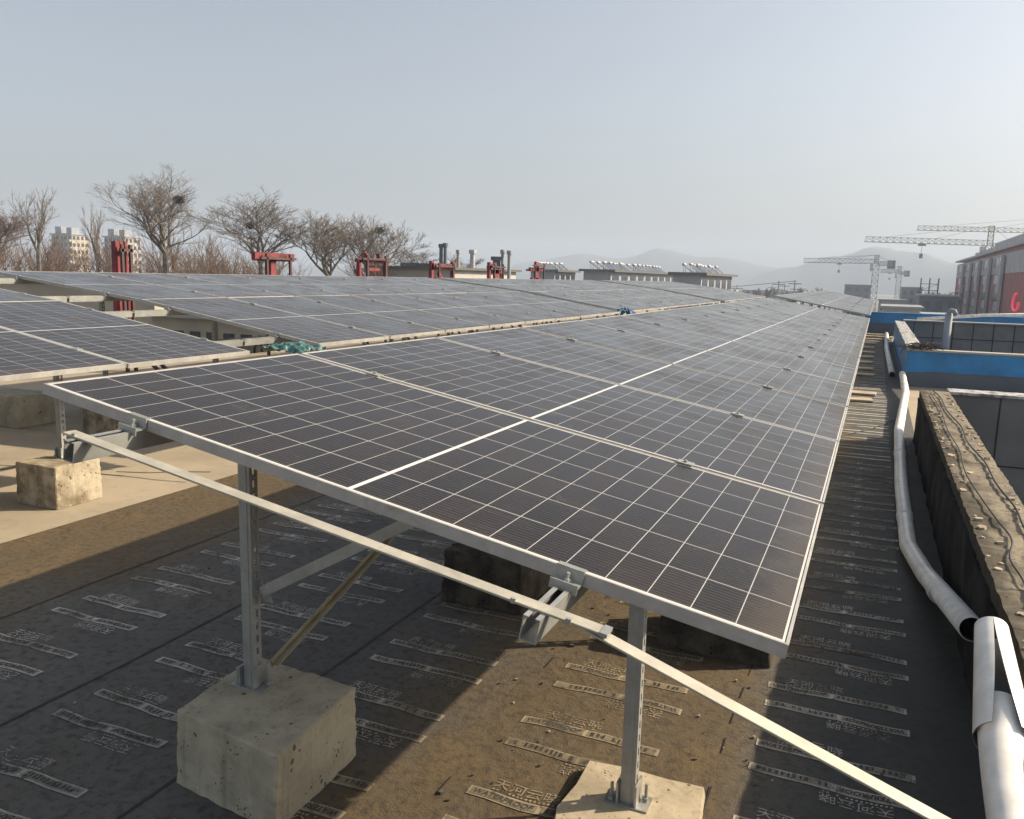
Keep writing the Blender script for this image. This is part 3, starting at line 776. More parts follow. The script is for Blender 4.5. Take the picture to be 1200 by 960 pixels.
pipe([(.455, 2.80, .565), (.45, 2.55, .50), (.44, 2.1, .46), (.44, 1.2, .42)], .066, 'thick white drain pipe nearest the camera, running out of the lower right corner')

# boards beside the low edge
rb = random.Random(8)
pl = [(-.17, 15.18), (-.22, 14.28), (-.2, 18.4), (-.24, 19.7), (-.26, 21.4), (-.24, 23.0), (-.22, 24.6), (-.24, 26.5), (-.2, 28.4), (-.2, 32.2)]
for i, (x, y) in enumerate(pl):
    mb = MB(); L = .34 if y < 30 else .9
    a = R(rb.uniform(-6, 6)); M = Matrix.Translation((x, y, .012)) @ Matrix.Rotation(a, 4, 'Z'); wd = .10 + .012*y*.4
    mb.box((-.25, -wd, 0), (L-.05, wd, .03), 0, M)
    tag(mb.build('plank', m_wood, bevel=.003), 'pale short plank beside the low panel edge, %s from the near end' % ORD[i], 'plank', 'planks beside the low panel edge')
for i in range(4):
    mb = MB(); y = 30.3 + i*.7; mb.box((-.3, y, .02+.05*(i%2)), (.5, y+.22, .06+.05*(i%2)))
    tag(mb.build('plank', m_wood, bevel=.003), 'long pale board laid across the far walkway, %s of the stack' % ORD[i], 'plank', 'boards across the far walkway')

# crumbs of mortar and dead leaves on the felt
mb = MB(); rd = random.Random(12)
for k in range(170):
    x = rd.choice([rd.gauss(-1.25, .12), rd.uniform(-5, .4), rd.gauss(-.45, .1), rd.uniform(-1.6, -.3)]); y = rd.uniform(1.3, 7.5); r = rd.uniform(.003, .009) * (2.2 if rd.random() < .05 else 1)
    pts = [(x+r*math.cos(a)*rd.uniform(.6, 1.3), y+r*math.sin(a)*rd.uniform(.6, 1.3)) for a in (0, 1.2, 2.5, 3.8, 5.1)]
    mb.prism(pts, .003, .003+r*rd.uniform(.5, 1.2), rd.choice([0, 0, 1, 2]))
stuff(tag(mb.build('roof_crumbs', [m_crack, m_screed, m_twig]), 'scattered crumbs of mortar and dirt on the dark roof felt', 'debris'))

# tarpaulins
def tarp(c, s, label, m, seed, n=48):
    mb = MB(); vs = []
    for j in range(n+1):
        for i in range(n+1):
            u, v = i/n*2-1, j/n*2-1
            p = Vector((u*s[0], v*s[1], 0)); q = Vector((u*2.3+seed, v*2.3, seed))
            p.z = s[2]*(1-.75*(u*u)**1.2)*(1-.7*(v*v)**1.2) + s[2]*.9*noise.noise(q*1.6) + s[2]*.55*abs(noise.noise(q*3.5)) + s[2]*.25*abs(noise.noise(q*9))
            p.x += .05*s[0]*noise.noise(q*2.5); vs.append(Vector(c)+p)
    mb.add(vs, [(j*(n+1)+i, j*(n+1)+i+1, (j+1)*(n+1)+i+1, (j+1)*(n+1)+i) for j in range(n) for i in range(n)])
    return tag(mb.build('tarpaulin', m, smooth=True), label, 'tarpaulin')
tarp((-5.0, 6.3, 1.10), (.24, .20, .05), 'crumpled teal tarpaulin bundled in the gap between the left and middle blocks', m_tarp, 3)
tarp((-5.0, 17.55, 1.06), (.2, .16, .10), 'small blue tarpaulin bundle at the far gap of the two-course row', m_blue2, 9)

# ------------------------------------------------------------------ rooftop letters seen from behind
def letter(Yc, W, z0, z1, bars, label, tilt=0):
    t = thing('sign_letter', label, 'sign letter', (-12.2, Yc, 0), 'red channel letters seen from behind along the roof edge')
    mb = MB(); H = z1 - z0
    for (a, b, wd) in bars:
        mb.bar((0, (a[0]-.5)*W, z0+a[1]*H), (0, (b[0]-.5)*W, z0+b[1]*H), .16, wd, up=(1, 0, 0) if abs(a[0]-b[0]) < 1e-6 else (0, 0, 1)) if False else None
        d = Vector((0, (b[0]-a[0])*W, (b[1]-a[1])*H)).normalized(); mb.bar((0, (a[0]-.5)*W, z0+a[1]*H), (0, (b[0]-.5)*W, z0+b[1]*H), wd*.8, .10, up=(1, 0, 0))
    f = mb.build('letter_body', m_red, t)
    if tilt: f.rotation_euler.x = R(tilt)
    mb = MB()
    for y in (-.3*W, .3*W): mb.bar((.14, y, 0), (.14, y, z1-.05), .05); mb.bar((.14, y, z0+.3), (.9, y, .05), .05)
    mb.bar((.14, -.45*W, z1-.15), (.14, .45*W, z1-.15), .05); mb.bar((.14, -.45*W, z0+.1), (.14, .45*W, z0+.1), .05)
    mb.build('support_frame', m_rdark, t)
L = letter
zb = 1.05
L(10.75, .30, .3, 2.27, [((.05,0),(.2,1),.12), ((.45,0),(.5,1),.14), ((.95,0),(.72,1),.10)], 'narrow slanting red letter behind the large bare tree', 0)
L(14.8, 1.3, zb, 2.24, [((0,.9),(1,.9),.22), ((.45,0),(.45,.9),.2)], 'red letter shaped like a T')
L(18.7, 1.45, zb, 2.33, [((0,.85),(1,.85),.12), ((.1,.5),(.95,.5),.12), ((.05,.12),(1,.12),.2), ((.08,.1),(.08,.85),.1), ((.94,.1),(.94,.85),.1), ((.3,.85),(.3,1),.1), ((.72,.85),(.72,1),.1), ((.35,.68),(.7,.68),.1)], 'red boxy letter with several crossbars')
L(22.55, 1.5, zb-.2, 2.22, [((.05,0),(.05,1),.16), ((.95,0),(.95,1),.16), ((0,.88),(1,.88),.24), ((.2,.55),(.85,.55),.3), ((.9,.05),(.35,.75),.1)], 'red letter with a diagonal brace beside the dark blue box')
L(26.4, 1.2, zb, 2.28, [((.08,.1),(.08,1),.16), ((.55,0),(.55,.8),.36), ((0,.85),(.5,.95),.14), ((.3,.75),(1,.75),.18)], 'small red letter in front of the cream roof house')
L(30.2, 1.5, zb, 2.40, [((.5,0),(.5,1),.34), ((.05,.78),(.95,.78),.18), ((.1,.3),(.9,.3),.3), ((.15,.5),(.85,.5),.16)], 'farthest red letter, cross shaped, by the grey flats')

# ------------------------------------------------------------------ ground, hills, haze
ZG = -12.0
mb = MB(); n = 40
ring = [(2150*math.cos(2*math.pi*i/64), 2150*math.sin(2*math.pi*i/64)) for i in range(64)]
mb.quad([(x, y, ZG) for x, y in ring]); struct(mb.build('ground', m_ground))
def hills(name, pts, Y, depth, seed):
    mb = MB(); rows = 10
    N = 120; vs = []
    for j in range(rows+1):
        for i in range(N+1):
            px = pts[0][0] + (pts[-1][0]-pts[0][0])*i/N
            k = 0
            while k < len(pts)-2 and px > pts[k+1][0]: k += 1
            f = (px-pts[k][0])/(pts[k+1][0]-pts[k][0]); f = f*f*(3-2*f); py = pts[k][1]*(1-f)+pts[k+1][1]*f
            p = at(px, py, Y); H = p.z - ZG
            s = j/rows; h = math.sin(s*math.pi)**.8*(1+.10*noise.noise((px*.02, s*4, seed)))+.03*noise.noise((px*.09, s*6, seed))
            d = (s-.5)*depth
            vs.append((p.x, p.y + d, ZG - .5 + max(0, H*h)))
    mb.add(vs, [(j*(N+1)+i, j*(N+1)+i+1, (j+1)*(N+1)+i+1, (j+1)*(N+1)+i) for j in range(rows) for i in range(N)])
    return struct(mb.build(name, m_hill, smooth=True))
hills('hills', [(560, 326), (640, 304), (690, 299), (740, 301), (775, 294), (830, 300), (900, 312), (960, 322)], 1650, 350, 1)
hills('hills', [(860, 330), (930, 312), (980, 300), (1030, 291), (1075, 296), (1120, 310), (1180, 318), (1260, 326), (1400, 335)], 1500, 350, 2)
hills('hills', [(-300, 300), (0, 296), (200, 302), (400, 312), (600, 318)], 1500, 300, 3)

# ------------------------------------------------------------------ bare trees
def grow(seed, H, CH, W, levels=5, dens=.8, tw=.009, spread=1.0, limbs=4):
    """trunk up to H-CH, then a crown CH high and W wide"""
    rn = random.Random(seed); trunk = []; crown = []
    r = .05 + CH*.018; q = Vector((0, 0, 0)); n = 6; h = H - CH
    for i in range(n):
        q2 = Vector((rn.gauss(0, .05), rn.gauss(0, .05), h*(i+1)/n)); r2 = r*1.5 - r*.5*(i+1)/n
        trunk.append((q, q2, r*1.5 - r*.5*i/n, r2, 0)); q = q2
    top = q
    def branch(p, d, L, r, lv):
        n = 4 if lv < 3 else 3; q = p
        for i in range(n):
            d = (d + Vector((rn.gauss(0, .13), rn.gauss(0, .13), rn.gauss(0, .07) + .07))).normalized()
            q2 = q + d*(L/n); r2 = max(r*.84, tw*.5)
            crown.append((q, q2, r, r2, lv)); q = q2; r = r2
            if lv < levels and rn.random() < dens: side(q, d, L*rn.uniform(.42, .70), r*.62, lv+1, .45, .95)
        if lv < levels:
            for _ in range(2): side(q, d, L*rn.uniform(.5, .72), r*.75, lv+1, .25, .6)
    def side(p, d, L, r, lv, t0, t1):
        a = rn.uniform(0, 2*math.pi); t = rn.uniform(t0, t1); x = d.orthogonal().normalized(); y = d.cross(x)
        nd = d*math.cos(t) + (x*math.cos(a)+y*math.sin(a))*math.sin(t); nd.z += .12; branch(p, nd.normalized(), L, max(r, tw), lv)
    for k in range(limbs):
        a = 2*math.pi*(k + rn.uniform(-.3, .3))/limbs; t = rn.uniform(.2, .75)*spread if k else .12
        branch(top, Vector((math.sin(t)*math.cos(a), math.sin(t)*math.sin(a), math.cos(t))), CH*rn.uniform(.40, .55), r*.78, 1)
    zt = max(s[1].z for s in crown); kz = CH/(zt - top.z)
    xs = sorted(s[1].x for s in crown); m = len(xs); x0, x1 = xs[int(m*.01)], xs[int(m*.99)]; kx = W/(x1-x0); cx = (x0+x1)/2
    f = lambda p: Vector(((p.x-top.x)*kx + top.x, (p.y-top.y)*kx + top.y, (p.z-top.z)*kz + top.z))
    return trunk + [(f(a), f(b), r0, r1, l) for a, b, r0, r1, l in crown]
def tubes(segs, mat, name, parent):
    vs = []; fs = []
    for a, b, r0, r1, l in segs:
        n = 6 if l < 2 else (4 if l < 4 else 3)
        d = (b-a).normalized(); x = d.orthogonal().normalized(); y = d.cross(x); o = len(vs)
        for p, r in ((a, r0), (b, r1)):
            for k in range(n):
                t = 2*math.pi*k/n; vs.append(p + (x*math.cos(t)+y*math.sin(t))*r)
        fs += [(o+k, o+(k+1)%n, o+n+(k+1)%n, o+n+k) for k in range(n)]
    me = bpy.data.meshes.new(name); me.from_pydata(vs, [], fs); me.materials.append(mat)
    return obj(name, me, parent)
def tree(px, ptop, Y, seed, CH, W, label, lv=5, dens=.8, tw=.010, spread=1.0, limbs=4, group='bare winter trees beyond the roof edge', m=None):
    b = at(px, ptop, Y); H = b.z - ZG
    t = thing('bare_tree', label, 'tree', (b.x, b.y, ZG), group)
    best = None
    for k in range(6 if lv > 4 else 1):                              # keep the best balanced crown
        sg = grow(seed + k, H, CH, W, lv, dens, tw, spread, limbs); xs = [q[1].x for q in sg]; top = max(sg, key=lambda q: q[1].z)[1].x
        sc_ = abs(sum(xs)/len(xs)) + .6*abs(top) + .25*abs(max(xs) + min(xs))
        if best is None or sc_ < best[0]: best = (sc_, sg)
    segs = best[1]
    tubes([s for s in segs if s[4] < 2], m_bark, 'trunk', t); tubes([s for s in segs if s[4] >= 2], m or m_twigs, 'crown', t)
    return t, segs
T1 = tree(188, 189, 38, 21, 5.4, 5.6, 'large spreading bare tree with an open round crown and a big nest', 5, 1.0, .008, 1.15, 5)
T2 = tree(304, 216, 40, 34, 4.6, 4.8, 'bare tree with steep forking limbs behind the T shaped letter', 5, .95, .008, 1.05, 5)
T3 = tree(386, 246, 44, 5, 4.2, 5.2, 'dense twiggy bare tree with a low dome crown', 5, .95, .010, 1.2, 5)
T3b = tree(436, 250, 47, 12, 4.2, 5.2, 'twiggy bare tree behind the boxy red letter', 5, .95, .010, 1.2, 5)
T4 = tree(40, 216, 40, 8, 4.6, 2.2, 'slim upright bare tree in front of the pale tower', 4, .8, .011, .7, 3)
T5 = tree(-14, 230, 42, 17, 4.5, 4.6, 'bushy reddish bare tree at the left edge', 5, .95, .010, 1.1, 5, m=m_brush)
T6 = tree(110, 236, 60, 3, 6, 2.2, 'thin straight bare tree between the two towers', 4, .8, .014, .6, 3)
T7 = tree(488, 288, 75, 14, 3.2, 4.5, 'small distant bare tree above the dark blue box', 4, .9, .016, 1.1, 5)
T8 = tree(545, 296, 85, 15, 3, 5, 'small distant bare tree behind the cream roof house', 4, .9, .018, 1.1, 5)
def nest(p, r, label):
    mb = MB(); rn = random.Random(int(p.x*7))
    for k in range(140):
        c = Vector((rn.gauss(0,.5), rn.gauss(0,.5), rn.gauss(0,.38)))
        c = p + (c if c.length < 1 else c.normalized())*r; d = Vector((rn.gauss(0,1), rn.gauss(0,1), rn.gauss(0,.4))).normalized()*r*rn.uniform(.4, .9); mb.bar(c-d, c+d, .02)
    return tag(mb.build('bird_nest', m_twig), label, 'nest', 'bird nests in the bare trees')
def near_branch(T, px, py, Y):
    g = at(px, py, Y); base = Vector(T[0].location); return min((base + s[1] for s in T[1] if s[4] in (2, 3)), key=lambda q: (q-g).length)
nest(near_branch(T1, 230, 247, 38), .27, 'big dark twig nest in the largest bare tree')
nest(near_branch(T2, 292, 262, 40), .2, 'small twig nest in the tree behind the T shaped letter')
nest(near_branch(T3b, 452, 273, 47), .24, 'twig nest in the tree behind the boxy red letter')
# thicket of young trees as brush
def thicket(x0, x1, n, Y0, Y1, top0, top1, seed):
    rn = random.Random(seed); segs = []
    for k in range(n):
        px = rn.uniform(x0, x1); Y = rn.uniform(Y0, Y1); p = at(px, rn.uniform(top0, top1), Y); H = p.z - ZG
        sg = grow(rn.randint(0, 9999), H, H*.30, H*.20, 3, .9, .011*Y0/42, .9, 5); o = Vector((p.x, p.y, ZG)); segs += [(a+o, b+o, r0*.8, r1*.8, l) for a, b, r0, r1, l in sg]
    return segs
o = tubes(thicket(-30, 260, 34, 42, 62, 262, 296, 2), m_brush, 'thicket', None); stuff(tag(o, 'reddish brown thicket of bare saplings below the large trees', 'thicket'))
o = tubes(thicket(255, 480, 12, 46, 66, 278, 304, 4), m_brush, 'thicket', None); stuff(tag(o, 'brown bare brush behind the red letters', 'thicket'))
# ------------------------------------------------------------------ far buildings
def parts(name, boxes, m, parent):
    """equal boxes as separate children sharing one mesh per size"""
    cache = {}
    for c, sz in boxes:
        k = tuple(round(x, 2) for x in sz)
        if k not in cache:
            mb = MB(); mb.box((0, 0, 0), k); cache[k] = mb.mesh(name, m)
        o = obj(name, cache[k], parent); o.location = c
def facade(p0, ax, L, ztop, fh, nx, nz, m=.25):
    out = []; ax = Vector(ax)
    for i in range(nx):
        for k in range(nz):
            c = Vector(p0) + ax*(L*(i+m)/nx); d = L*(1-2*m)/nx
            sz = (d, .05, fh*.52) if ax.x else (.05, d, fh*.52)
            out.append((c + Vector((0, 0, ztop-(k+1)*fh+fh*.3)), sz))
    return out
def tower(px0, px1, ptop, Y, depth, label, mside, mfront, floors, group):
    a = at(px0, ptop, Y); b = at(px1, ptop, Y); W = b.x - a.x
    t = thing('apartment_tower', label, 'building', (a.x, Y, ZG), group)
    H = a.z - ZG
    mb = MB(); mb.box((0, 0, 0), (W, depth, H)); mb.build('wall', mfront, t)
    mb = MB(); mb.box((-.5, -.5, H+.01), (W+.5, depth+.5, H+.5)); mb.box((W*.1, 1, H+.5), (W*.4, depth*.6, H+3.4)); mb.box((W*.65, 1, H+.5), (W*.9, depth*.6, H+3)); mb.build('roof', mside, t)
    parts('window', facade((0, -.06, 0), (1,0,0), W, H, 2.9, 5, 6, .2) + facade((W+.01, 0, 0), (0,1,0), depth, H, 2.9, 4, 6, .2), m_win, t)
    parts('balcony', [((W*(i+.05)/5, -1.1, H-(k+1)*2.9), (W*.18, 1.0, .9)) for k in range(6) for i in (0, 2, 4)], mfront, t)
    return t
tower(60, 84, 275, 250, 8, 'pale cream apartment tower behind the slim tree', m_grey, m_cream, 14, 'pale towers beyond the trees')
tower(122, 146, 278, 250, 8, 'pale apartment tower half hidden by the large tree', m_grey, m_pale, 14, 'pale towers beyond the trees')
# roof house and dark box next door
def slab(name, label, cat, px0, px1, py0, Y, depth, zbot, m, mroof=None):
    a = at(px0, py0, Y); b = at(px1, py0, Y)
    t = thing(name, label, cat, (a.x, Y, 0)); W = b.x - a.x
    mb = MB(); mb.box((0, 0, zbot), (W, depth, a.z)); mb.build('wall', m, t)
    if mroof: mb = MB(); mb.box((-.3, -.3, a.z+.005), (W+.3, depth+.3, a.z+.28)); mb.build('roof', mroof, t)
    return t, W, a.z
slab('roof_box', 'dark blue grey metal box house left of the cream one', 'roof house', 469, 507, 308, 52, 5, ZG, m_slate)
t = thing('roof_house', 'cream flat roofed house with a row of flue pipes', 'roof house', (-25, 47.6, ZG)); zt = CAMH + .26 - ZG
mb = MB(); mb.box((-6, 0, 0), (0, 10.2, zt)); mb.build('wall', m_pale, t)
mb = MB(); mb.box((-6.3, -.3, zt+.005), (.35, 10.5, zt+.17)); mb.build('roof', m_roofdk, t)
mb = MB(); mb.box((.01, -.1, zt-1.45), (.5, 10.3, zt-1.25)); mb.build('ledge', m_roofdk, t)
parts('window', [((.005, .5+i*1.2, zt-2.9), (.03, .7, 1.2)) for i in range(8)], m_win, t)
for i, (px, top, wd) in enumerate(((517, 290, .14), (522, 289, .14), (537, 297, .12), (554, 297, .2), (589, 297, .12), (597, 298, .14), (582, 305, .3))):
    Yp = 55; a = at(px, top, Yp); b = at(px, 313, Yp)
    mb = MB(); mb.tube([(a.x, Yp, b.z-3), a], wd, 8); mb.tube([(a.x, Yp, a.z-.02), (a.x, Yp, a.z+.25)], wd*1.5, 8)
    tag(mb.build('flue_pipe', (m_slate, m_slate, m_pale, m_tank, m_grey, m_grey, m_slate)[i]), ('%s flue pipe from the left above the cream roof house' % ORD[i]), 'flue', 'flue pipes above the cream roof house')
def flats(px0, px1, px2, ptop, Y, floors, nb, label, nh, short):
    """block whose grey end faces us (px0..px1) and whose balcony front (px1..px2) recedes"""
    a = at(px0, ptop, Y); b = at(px1, ptop, Y); W = b.x - a.x
    # length along Y so that the far end lands at px2
    Lh = 10
    for k in range(4000):
        q = b + Vector((0, Lh, 0)); c = q - Vector((0, 0, CAMH)); d = c.dot(FW); x = 600 + 970*c.dot(RT)/d
        if x > px2 or Lh > 240: break
        Lh += 1
    t = thing('apartment_block', label, 'building', (a.x, Y, ZG), 'apartment blocks with roof water heaters'); H = a.z - ZG
    mb = MB(); mb.box((0, 0, 0), (W, Lh, H)); mb.build('wall', m_grey, t)
    mb = MB(); mb.box((-.6, -.6, H+.01), (W+.8, Lh+.6, H+.35)); mb.build('roof', m_roofdk, t)
    wn = []; bl = []; fh = 3.0; fl = min(3, int(H//fh))
    for k in range(fl):
        z = H - (k+1)*fh
        for i in range(nb):
            y = Lh*i/nb; d = Lh/nb
            wn.append(((W+.02, y+d*.15, z+.9), (.04, d*.7, 1.6))); bl.append(((W+.07, y+d*.30, z), (1.25, d*.42, 1.05)))
    parts('window', wn, m_win, t); parts('balcony', bl, m_pale, t)
    hr = random.Random(nh)
    for i in range(nh):
        y = Lh*(i+.3)/nh + hr.uniform(-.3, .3); x = hr.choice([.25, .6])*W
        h = thing('water_heater', 'white tank solar water heater, %s along the %s' % (CNT[i], short), 'water heater', (a.x+x, Y+y, ZG+H+.36), 'water heaters on the flats')
        obj('tank', ME_TANK, h); obj('collector', ME_COLL, h); h.scale = (.72, .72, .72)
    return t
CNT = ORD + ['nineteenth','twentieth','twenty-first','twenty-second','twenty-third','twenty-fourth','twenty-fifth','twenty-sixth']
mb = MB(); mb.tube([(-.1, -.9, 1.45), (-.1, .9, 1.45)], .26, 8); ME_TANK = mb.mesh('tank', m_tank, True)
mb = MB(); mb.add([(1.5,-.9,.1), (1.5,.9,.1), (0,.9,1.3), (0,-.9,1.3), (1.5,-.9,.04), (1.5,.9,.04), (0,.9,1.24), (0,-.9,1.24)], [(0,1,2,3),(7,6,5,4),(0,4,5,1),(1,5,6,2),(2,6,7,3),(3,7,4,0)]); mb.bar((0,-.8,0), (0,-.8,1.35), .06); mb.bar((0,.8,0), (0,.8,1.35), .06); ME_COLL = mb.mesh('collector', m_coll)
flats(684, 716, 792, 318, 120, 6, 9, 'long grey block of flats with a row of roof water heaters', 26, 'long grey flats')
flats(789, 822, 858, 322, 110, 6, 5, 'shorter block of flats with bright balconies at the array corner', 12, 'flats with bright balconies')
flats(622, 650, 672, 318, 125, 6, 4, 'grey block of flats behind the farthest red letter', 7, 'flats behind the farthest red letter')
# cream house with windows seen low through the gap
a = at(212, 372, 24); t = thing('low_house', 'low cream house with tall windows seen through the gap in the row', 'building', (a.x, 24, ZG))
hh = a.z - ZG; mb = MB(); mb.box((-1.5, 0, 0), (4.6, 5, hh)); mb.build('wall', m_cream, t); mb = MB(); mb.box((-1.9, -.4, hh+.01), (5, 5.4, hh+.2)); mb.build('roof', m_pale, t)
parts('window', [((-1.2+i*.82, -.04, hh-1.5-k*2), (.5, .03, 1)) for k in range(3) for i in range(7)], m_win, t)
a = at(30, 330, 30); t = thing('low_house', 'long cream wall house seen low behind the left block', 'building', (a.x, 30, ZG)); hh = a.z-ZG
mb = MB(); mb.box((-9, 0, 0), (9, 6, hh)); mb.build('wall', m_cream, t); mb = MB(); mb.box((-9.3, -.3, hh+.01), (9.3, 6.3, hh+.15)); mb.build('roof', m_roofdk, t)
# brick hall on the right
X = 20.0; Y0, Y1 = 118.0, 268.0; zt = 7.9
t = thing('brick_building', 'long dark red brick building with pale ribbed bays and a red neon sign', 'building', (X, Y0, ZG))
H = zt - ZG; Lb = Y1 - Y0
def step(y): return H + 1.5*(1-(y/Lb))
mb = MB(); mb.add([(0,0,0),(18,0,0),(18,Lb,0),(0,Lb,0),(0,0,H+.6),(18,0,H+.6),(18,Lb,H),(0,Lb,H)], [(0,1,2,3),(4,5,6,7),(0,1,5,4),(1,2,6,5),(2,3,7,6),(3,0,4,7)]); mb.build('wall', m_brick, t)
mb = MB(); mb.box((-.08, 0, H-3.6), (-.02, Lb*.985, H-.1)); mb.build('upper_band', m_bay, t)
bays = []; win = []
for i in range(5):
    y = 50 + i*18.5
    bays.append(((-.75, y, 0), (.45, 5.0, H-.4)))
    for k in range(5):
        z = H - 3.1*(k+1)
        win += [((-.80, y+.6, z+.8), (.04, 1.6, 1.5)), ((-.80, y+2.9, z+.8), (.04, 1.6, 1.5)), ((-.13, y+9.5, z+.7), (.04, 6, 1.7))]
parts('bay', bays, m_bay, t); parts('window', win, m_win, t)
mb = MB(); mb.box((-.6, -.5, H+.61), (18.5, Lb+.4, H+1.0)); mb.box((.5, 30, H+1), (12, 74, H+2.6)); mb.box((.5, 76, H+1), (12, 110, H+1.9)); mb.box((1, 4, H+1), (1.3, 70, H+2.2)); mb.build('roof', m_bay, t)
neon = NT('red neon'); neon.b.inputs['Emission Color'].default_value = (1, .06, .12, 1); neon.b.inputs['Emission Strength'].default_value = .22; neon.out((.7, .05, .08), .4)
mb = MB(); pts = []
for k in range(22):
    a_ = math.pi*(.5 + 1.5*k/21); pts.append((-.35, 31.5 - 3.0*math.cos(a_), H-8.2 + 1.3*math.sin(a_)))
mb.tube(pts, .2, 6); mb.build('neon_sign', neon.m, t)
# low buildings and a greenhouse strip on the right horizon
def lowb(px0, px1, py, Y, depth, m, label):
    t, W, z = slab('low_building', label, 'building', px0, px1, py, Y, depth, ZG, m, m_grey); t['group'] = 'low buildings on the right horizon'
    parts('window', facade((0, -.06, 0), (1,0,0), W, z-.4, 2.6, max(3, int(W/4)), 3, .25), m_win, t)
lowb(990, 1021, 334, 330, 20, m_slate, 'dark blue grey building just left of the distant crane mast')
lowb(1057, 1081, 337, 300, 20, m_slate, 'grey building left of the brown scaffold')
lowb(1030, 1062, 352, 210, 14, m_pale, 'low pale building below the distant cranes')
lowb(1078, 1124, 347, 170, 14, m_slate, 'dark low building in front of the brick building')
lowb(1035, 1080, 361, 120, 12, m_pale, 'low pale roofed shed beyond the blue parapet')
lowb(1085, 1120, 372, 90, 8, m_slate, 'dark shed roof nearest beyond the blue parapet')
lowb(870, 935, 340, 420, 20, m_grey, 'faint grey building low behind the street poles')
a = at(1080, 326, 260); t = thing('scaffold', 'brown scaffold tower beside the grey building', 'scaffold', (a.x, 260, ZG)); hh = a.z - ZG; mb = MB()
for x in (0, 2.2, 4.4):
    for y in (0, 2.5): mb.bar((x, y, 0), (x, y, hh), .22)
for k in range(int(hh/1.8)):
    z = 1.8*(k+1); mb.bar((0, 0, z), (4.4, 0, z), .15); mb.bar((0, 2.5, z), (4.4, 2.5, z), .15); mb.bar((0, 0, z-1.8), (4.4, 0, z), .1)
mb.build('scaffold_frame', m_twig, t)
for i, (px, pt, Y) in enumerate(((864, 334, 190), (913, 329, 190), (920, 332, 240), (932, 328, 180), (905, 334, 260))):
    a = at(px, pt, Y); t = thing('utility_pole', 'dark utility pole, %s from the left above the array corner' % ORD[[0,2,3,4,1][i]], 'utility pole', (a.x, Y, ZG), 'utility poles on the horizon')
    mb = MB(); mb.tube([(0,0,0), (0,0,a.z-ZG)], [.2, .13], 8); mb.build('pole', m_craneg, t)
    mb = MB(); mb.box((-1.3, -.08, a.z-ZG-.9), (1.3, .08, a.z-ZG-.72)); mb.box((-.9, -.08, a.z-ZG-2.0), (.9, .08, a.z-ZG-1.84)); mb.build('crossarm', m_craneg, t)
a1, a2 = at(780, 338, 210), at(932, 329.5, 180)
mb = MB(); mb.tube([a1, (a1+a2)/2 - Vector((0,0,.6)), a2], .05, 4); tag(mb.build('power_line', m_cable), 'thin power line sagging between the utility poles', 'power line')
# far tree belt
for i, (px0, px1, n, Y0, Y1, tp, sd) in enumerate(((820, 1000, 30, 230, 320, 336, 6), (1082, 1125, 16, 190, 240, 340, 8))):
    o = tubes([(a, b, r0*1.6, r1*1.8, l) for a, b, r0, r1, l in thicket(px0, px1, n, Y0, Y1, tp, tp+8, sd)], m_twigs, 'tree_belt', None)
    stuff(tag(o, ('hazy belt of bare trees on the horizon beyond the arrays', 'dark belt of bare trees left of the brick building')[i], 'tree belt'))

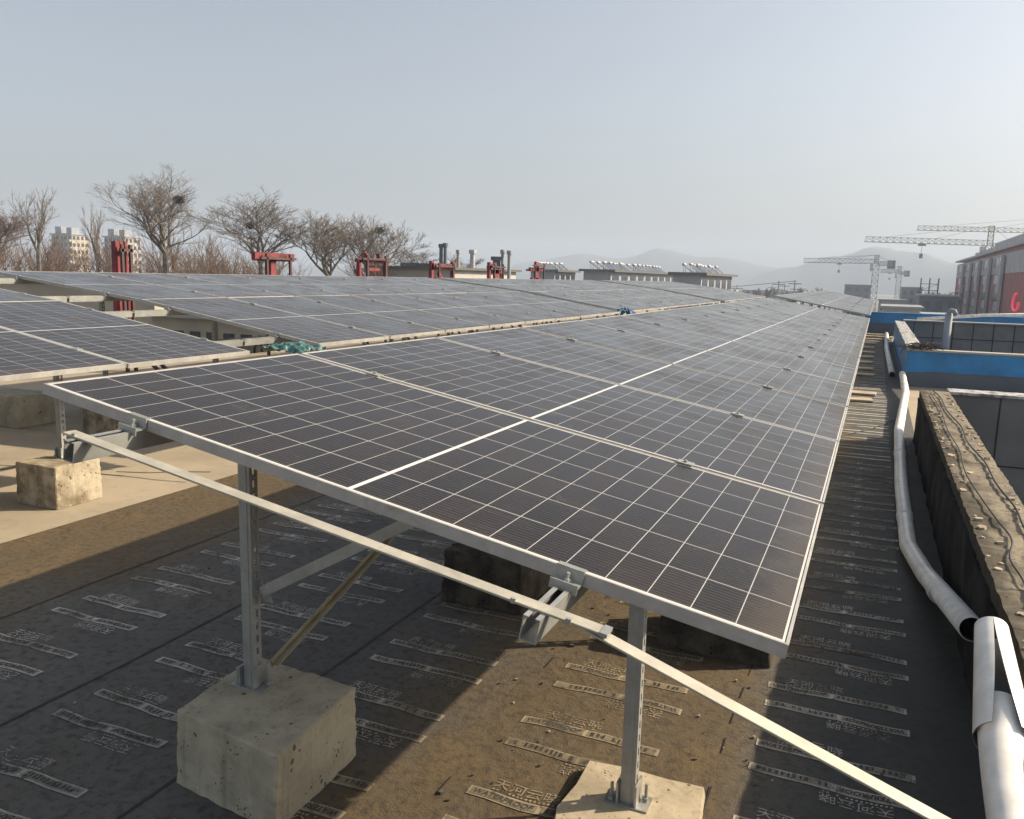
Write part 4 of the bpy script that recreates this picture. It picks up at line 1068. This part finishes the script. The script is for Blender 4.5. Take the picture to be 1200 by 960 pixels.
# ------------------------------------------------------------------ cranes
def lattice(mb, p, q, w, up=(0,0,1), n=12, th=.1, tri=False):
    p, q = Vector(p), Vector(q); d = (q-p).normalized(); x = d.cross(Vector(up))
    if x.length < .01: x = Vector((1,0,0))
    x.normalize(); y = x.cross(d)
    cs = [x*w/2, -x*w/2, y*w] if tri else [x*w/2+y*w/2, -x*w/2+y*w/2, -x*w/2-y*w/2, x*w/2-y*w/2]
    for c in cs: mb.bar(p+c, q+c, th)
    for i in range(n):
        a = p.lerp(q, i/n); b = p.lerp(q, (i+1)/n)
        for k in range(len(cs)): mb.bar(a+cs[k], b+cs[(k+1)%len(cs)], th*.7); mb.bar(b+cs[k], b+cs[(k+1)%len(cs)], th*.6)
def crane(label, base_px, Y, z_jib, z_top, jib, counter, m, th=.12, w=1.6, hook=.5, cab=True):
    c = at(base_px, 330, Y); t = thing('tower_crane', label, 'crane', (c.x, Y, ZG), 'tower cranes on the right horizon')
    zj = z_jib - ZG; zt = z_top - ZG
    mb = MB(); lattice(mb, (0,0,0), (0,0,zj), w, (0,1,0), int(zj/1.8), th); mb.build('mast', m, t)
    jv = Vector((jib.x - c.x, jib.y - Y, zj)); mb = MB(); lattice(mb, (0,0,zj), jv, w*.75, (0,0,1), max(10, int(jv.xy.length/1.6)), th*.8, True); mb.build('jib', m, t)
    mb = MB(); lattice(mb, (0,0,zj), (0,0,zt), w*.7, (0,1,0), 4, th); mb.build('tower_head', m, t)
    cv = Vector((counter.x - c.x, counter.y - Y, zj)); mb = MB(); lattice(mb, (0,0,zj), cv, w*.7, (0,0,1), 8, th*.8); mb.build('counter_jib', m_craneg, t)
    mb = MB(); e = cv*.97; mb.box((e.x-1.2, e.y-.6, zj-1.6), (e.x+1.2, e.y+.6, zj+1.1)); mb.build('counterweight', m_slate, t)
    mb = MB()
    for f in (.45, .85): mb.bar((0,0,zt), Vector((jv.x*f, jv.y*f, zj+w*.75)), th*.5)
    mb.bar((0,0,zt), Vector((cv.x*.9, cv.y*.9, zj+.5)), th*.5); mb.build('tie_rod', m_craneg, t)
    h = Vector((jv.x*hook, jv.y*hook, zj)); mb = MB(); mb.box((h.x-.8, h.y-.5, zj-.5), (h.x+.8, h.y+.5, zj-.1)); mb.bar(h-Vector((0,0,.5)), h-Vector((0,0,2.2)), .08); mb.box((h.x-.35, h.y-.3, zj-3.2), (h.x+.35, h.y+.3, zj-2.2)); mb.build('hook_trolley', m_craneg, t)
    mb = MB(); mb.box((-1.8, -1.2, zj-2.4), (-.9, 1.2, zj-.2)); mb.build('cab', m_tank, t)
z1 = at(1025, 309, 300).z; crane('grey distant tower crane, the larger of the two in the middle distance', 1025, 300, z1, at(1025, 299, 300).z, at(942, 307, 300), at(1045, 311, 300), m_craneg, .2, 1.9)
z2 = at(1053, 320, 420).z; crane('smallest and farthest tower crane right of the larger grey one', 1053, 420, z2, at(1053, 312, 420).z, at(1032, 318, 420), at(1063, 321, 420), m_craneg, .24, 2.0)
z3 = at(1155, 288, 215).z; crane('pale yellow tower crane rising behind the brick building roof', 1155, 215, z3, at(1155, 265, 215).z, at(1015, 278, 200), at(1190, 289, 216), m_crane, .115, 1.5, .55)
z4 = at(1235, 274, 240).z; crane('tallest pale crane whose long jib enters from the right edge', 1240, 240, z4, at(1235, 254, 240).z, at(1076, 265, 226), at(1300, 276, 242), m_crane, .115, 1.4, .22)

# ------------------------------------------------------------------ haze
mb = MB(); mb.box((-2250, -2250, ZG-1), (2250, 2250, 92))
hz = NT('haze'); vol = hz.n('VolumePrincipled'); vol.inputs['Density'].default_value = HAZE; vol.inputs['Color'].default_value = (.60, .71, .88, 1); vol.inputs['Anisotropy'].default_value = .1
hz.t.links.new(vol.outputs[0], hz.t.nodes['Material Output'].inputs['Volume']); hz.t.nodes.remove(hz.b)
stuff(mb.build('haze', hz.m))
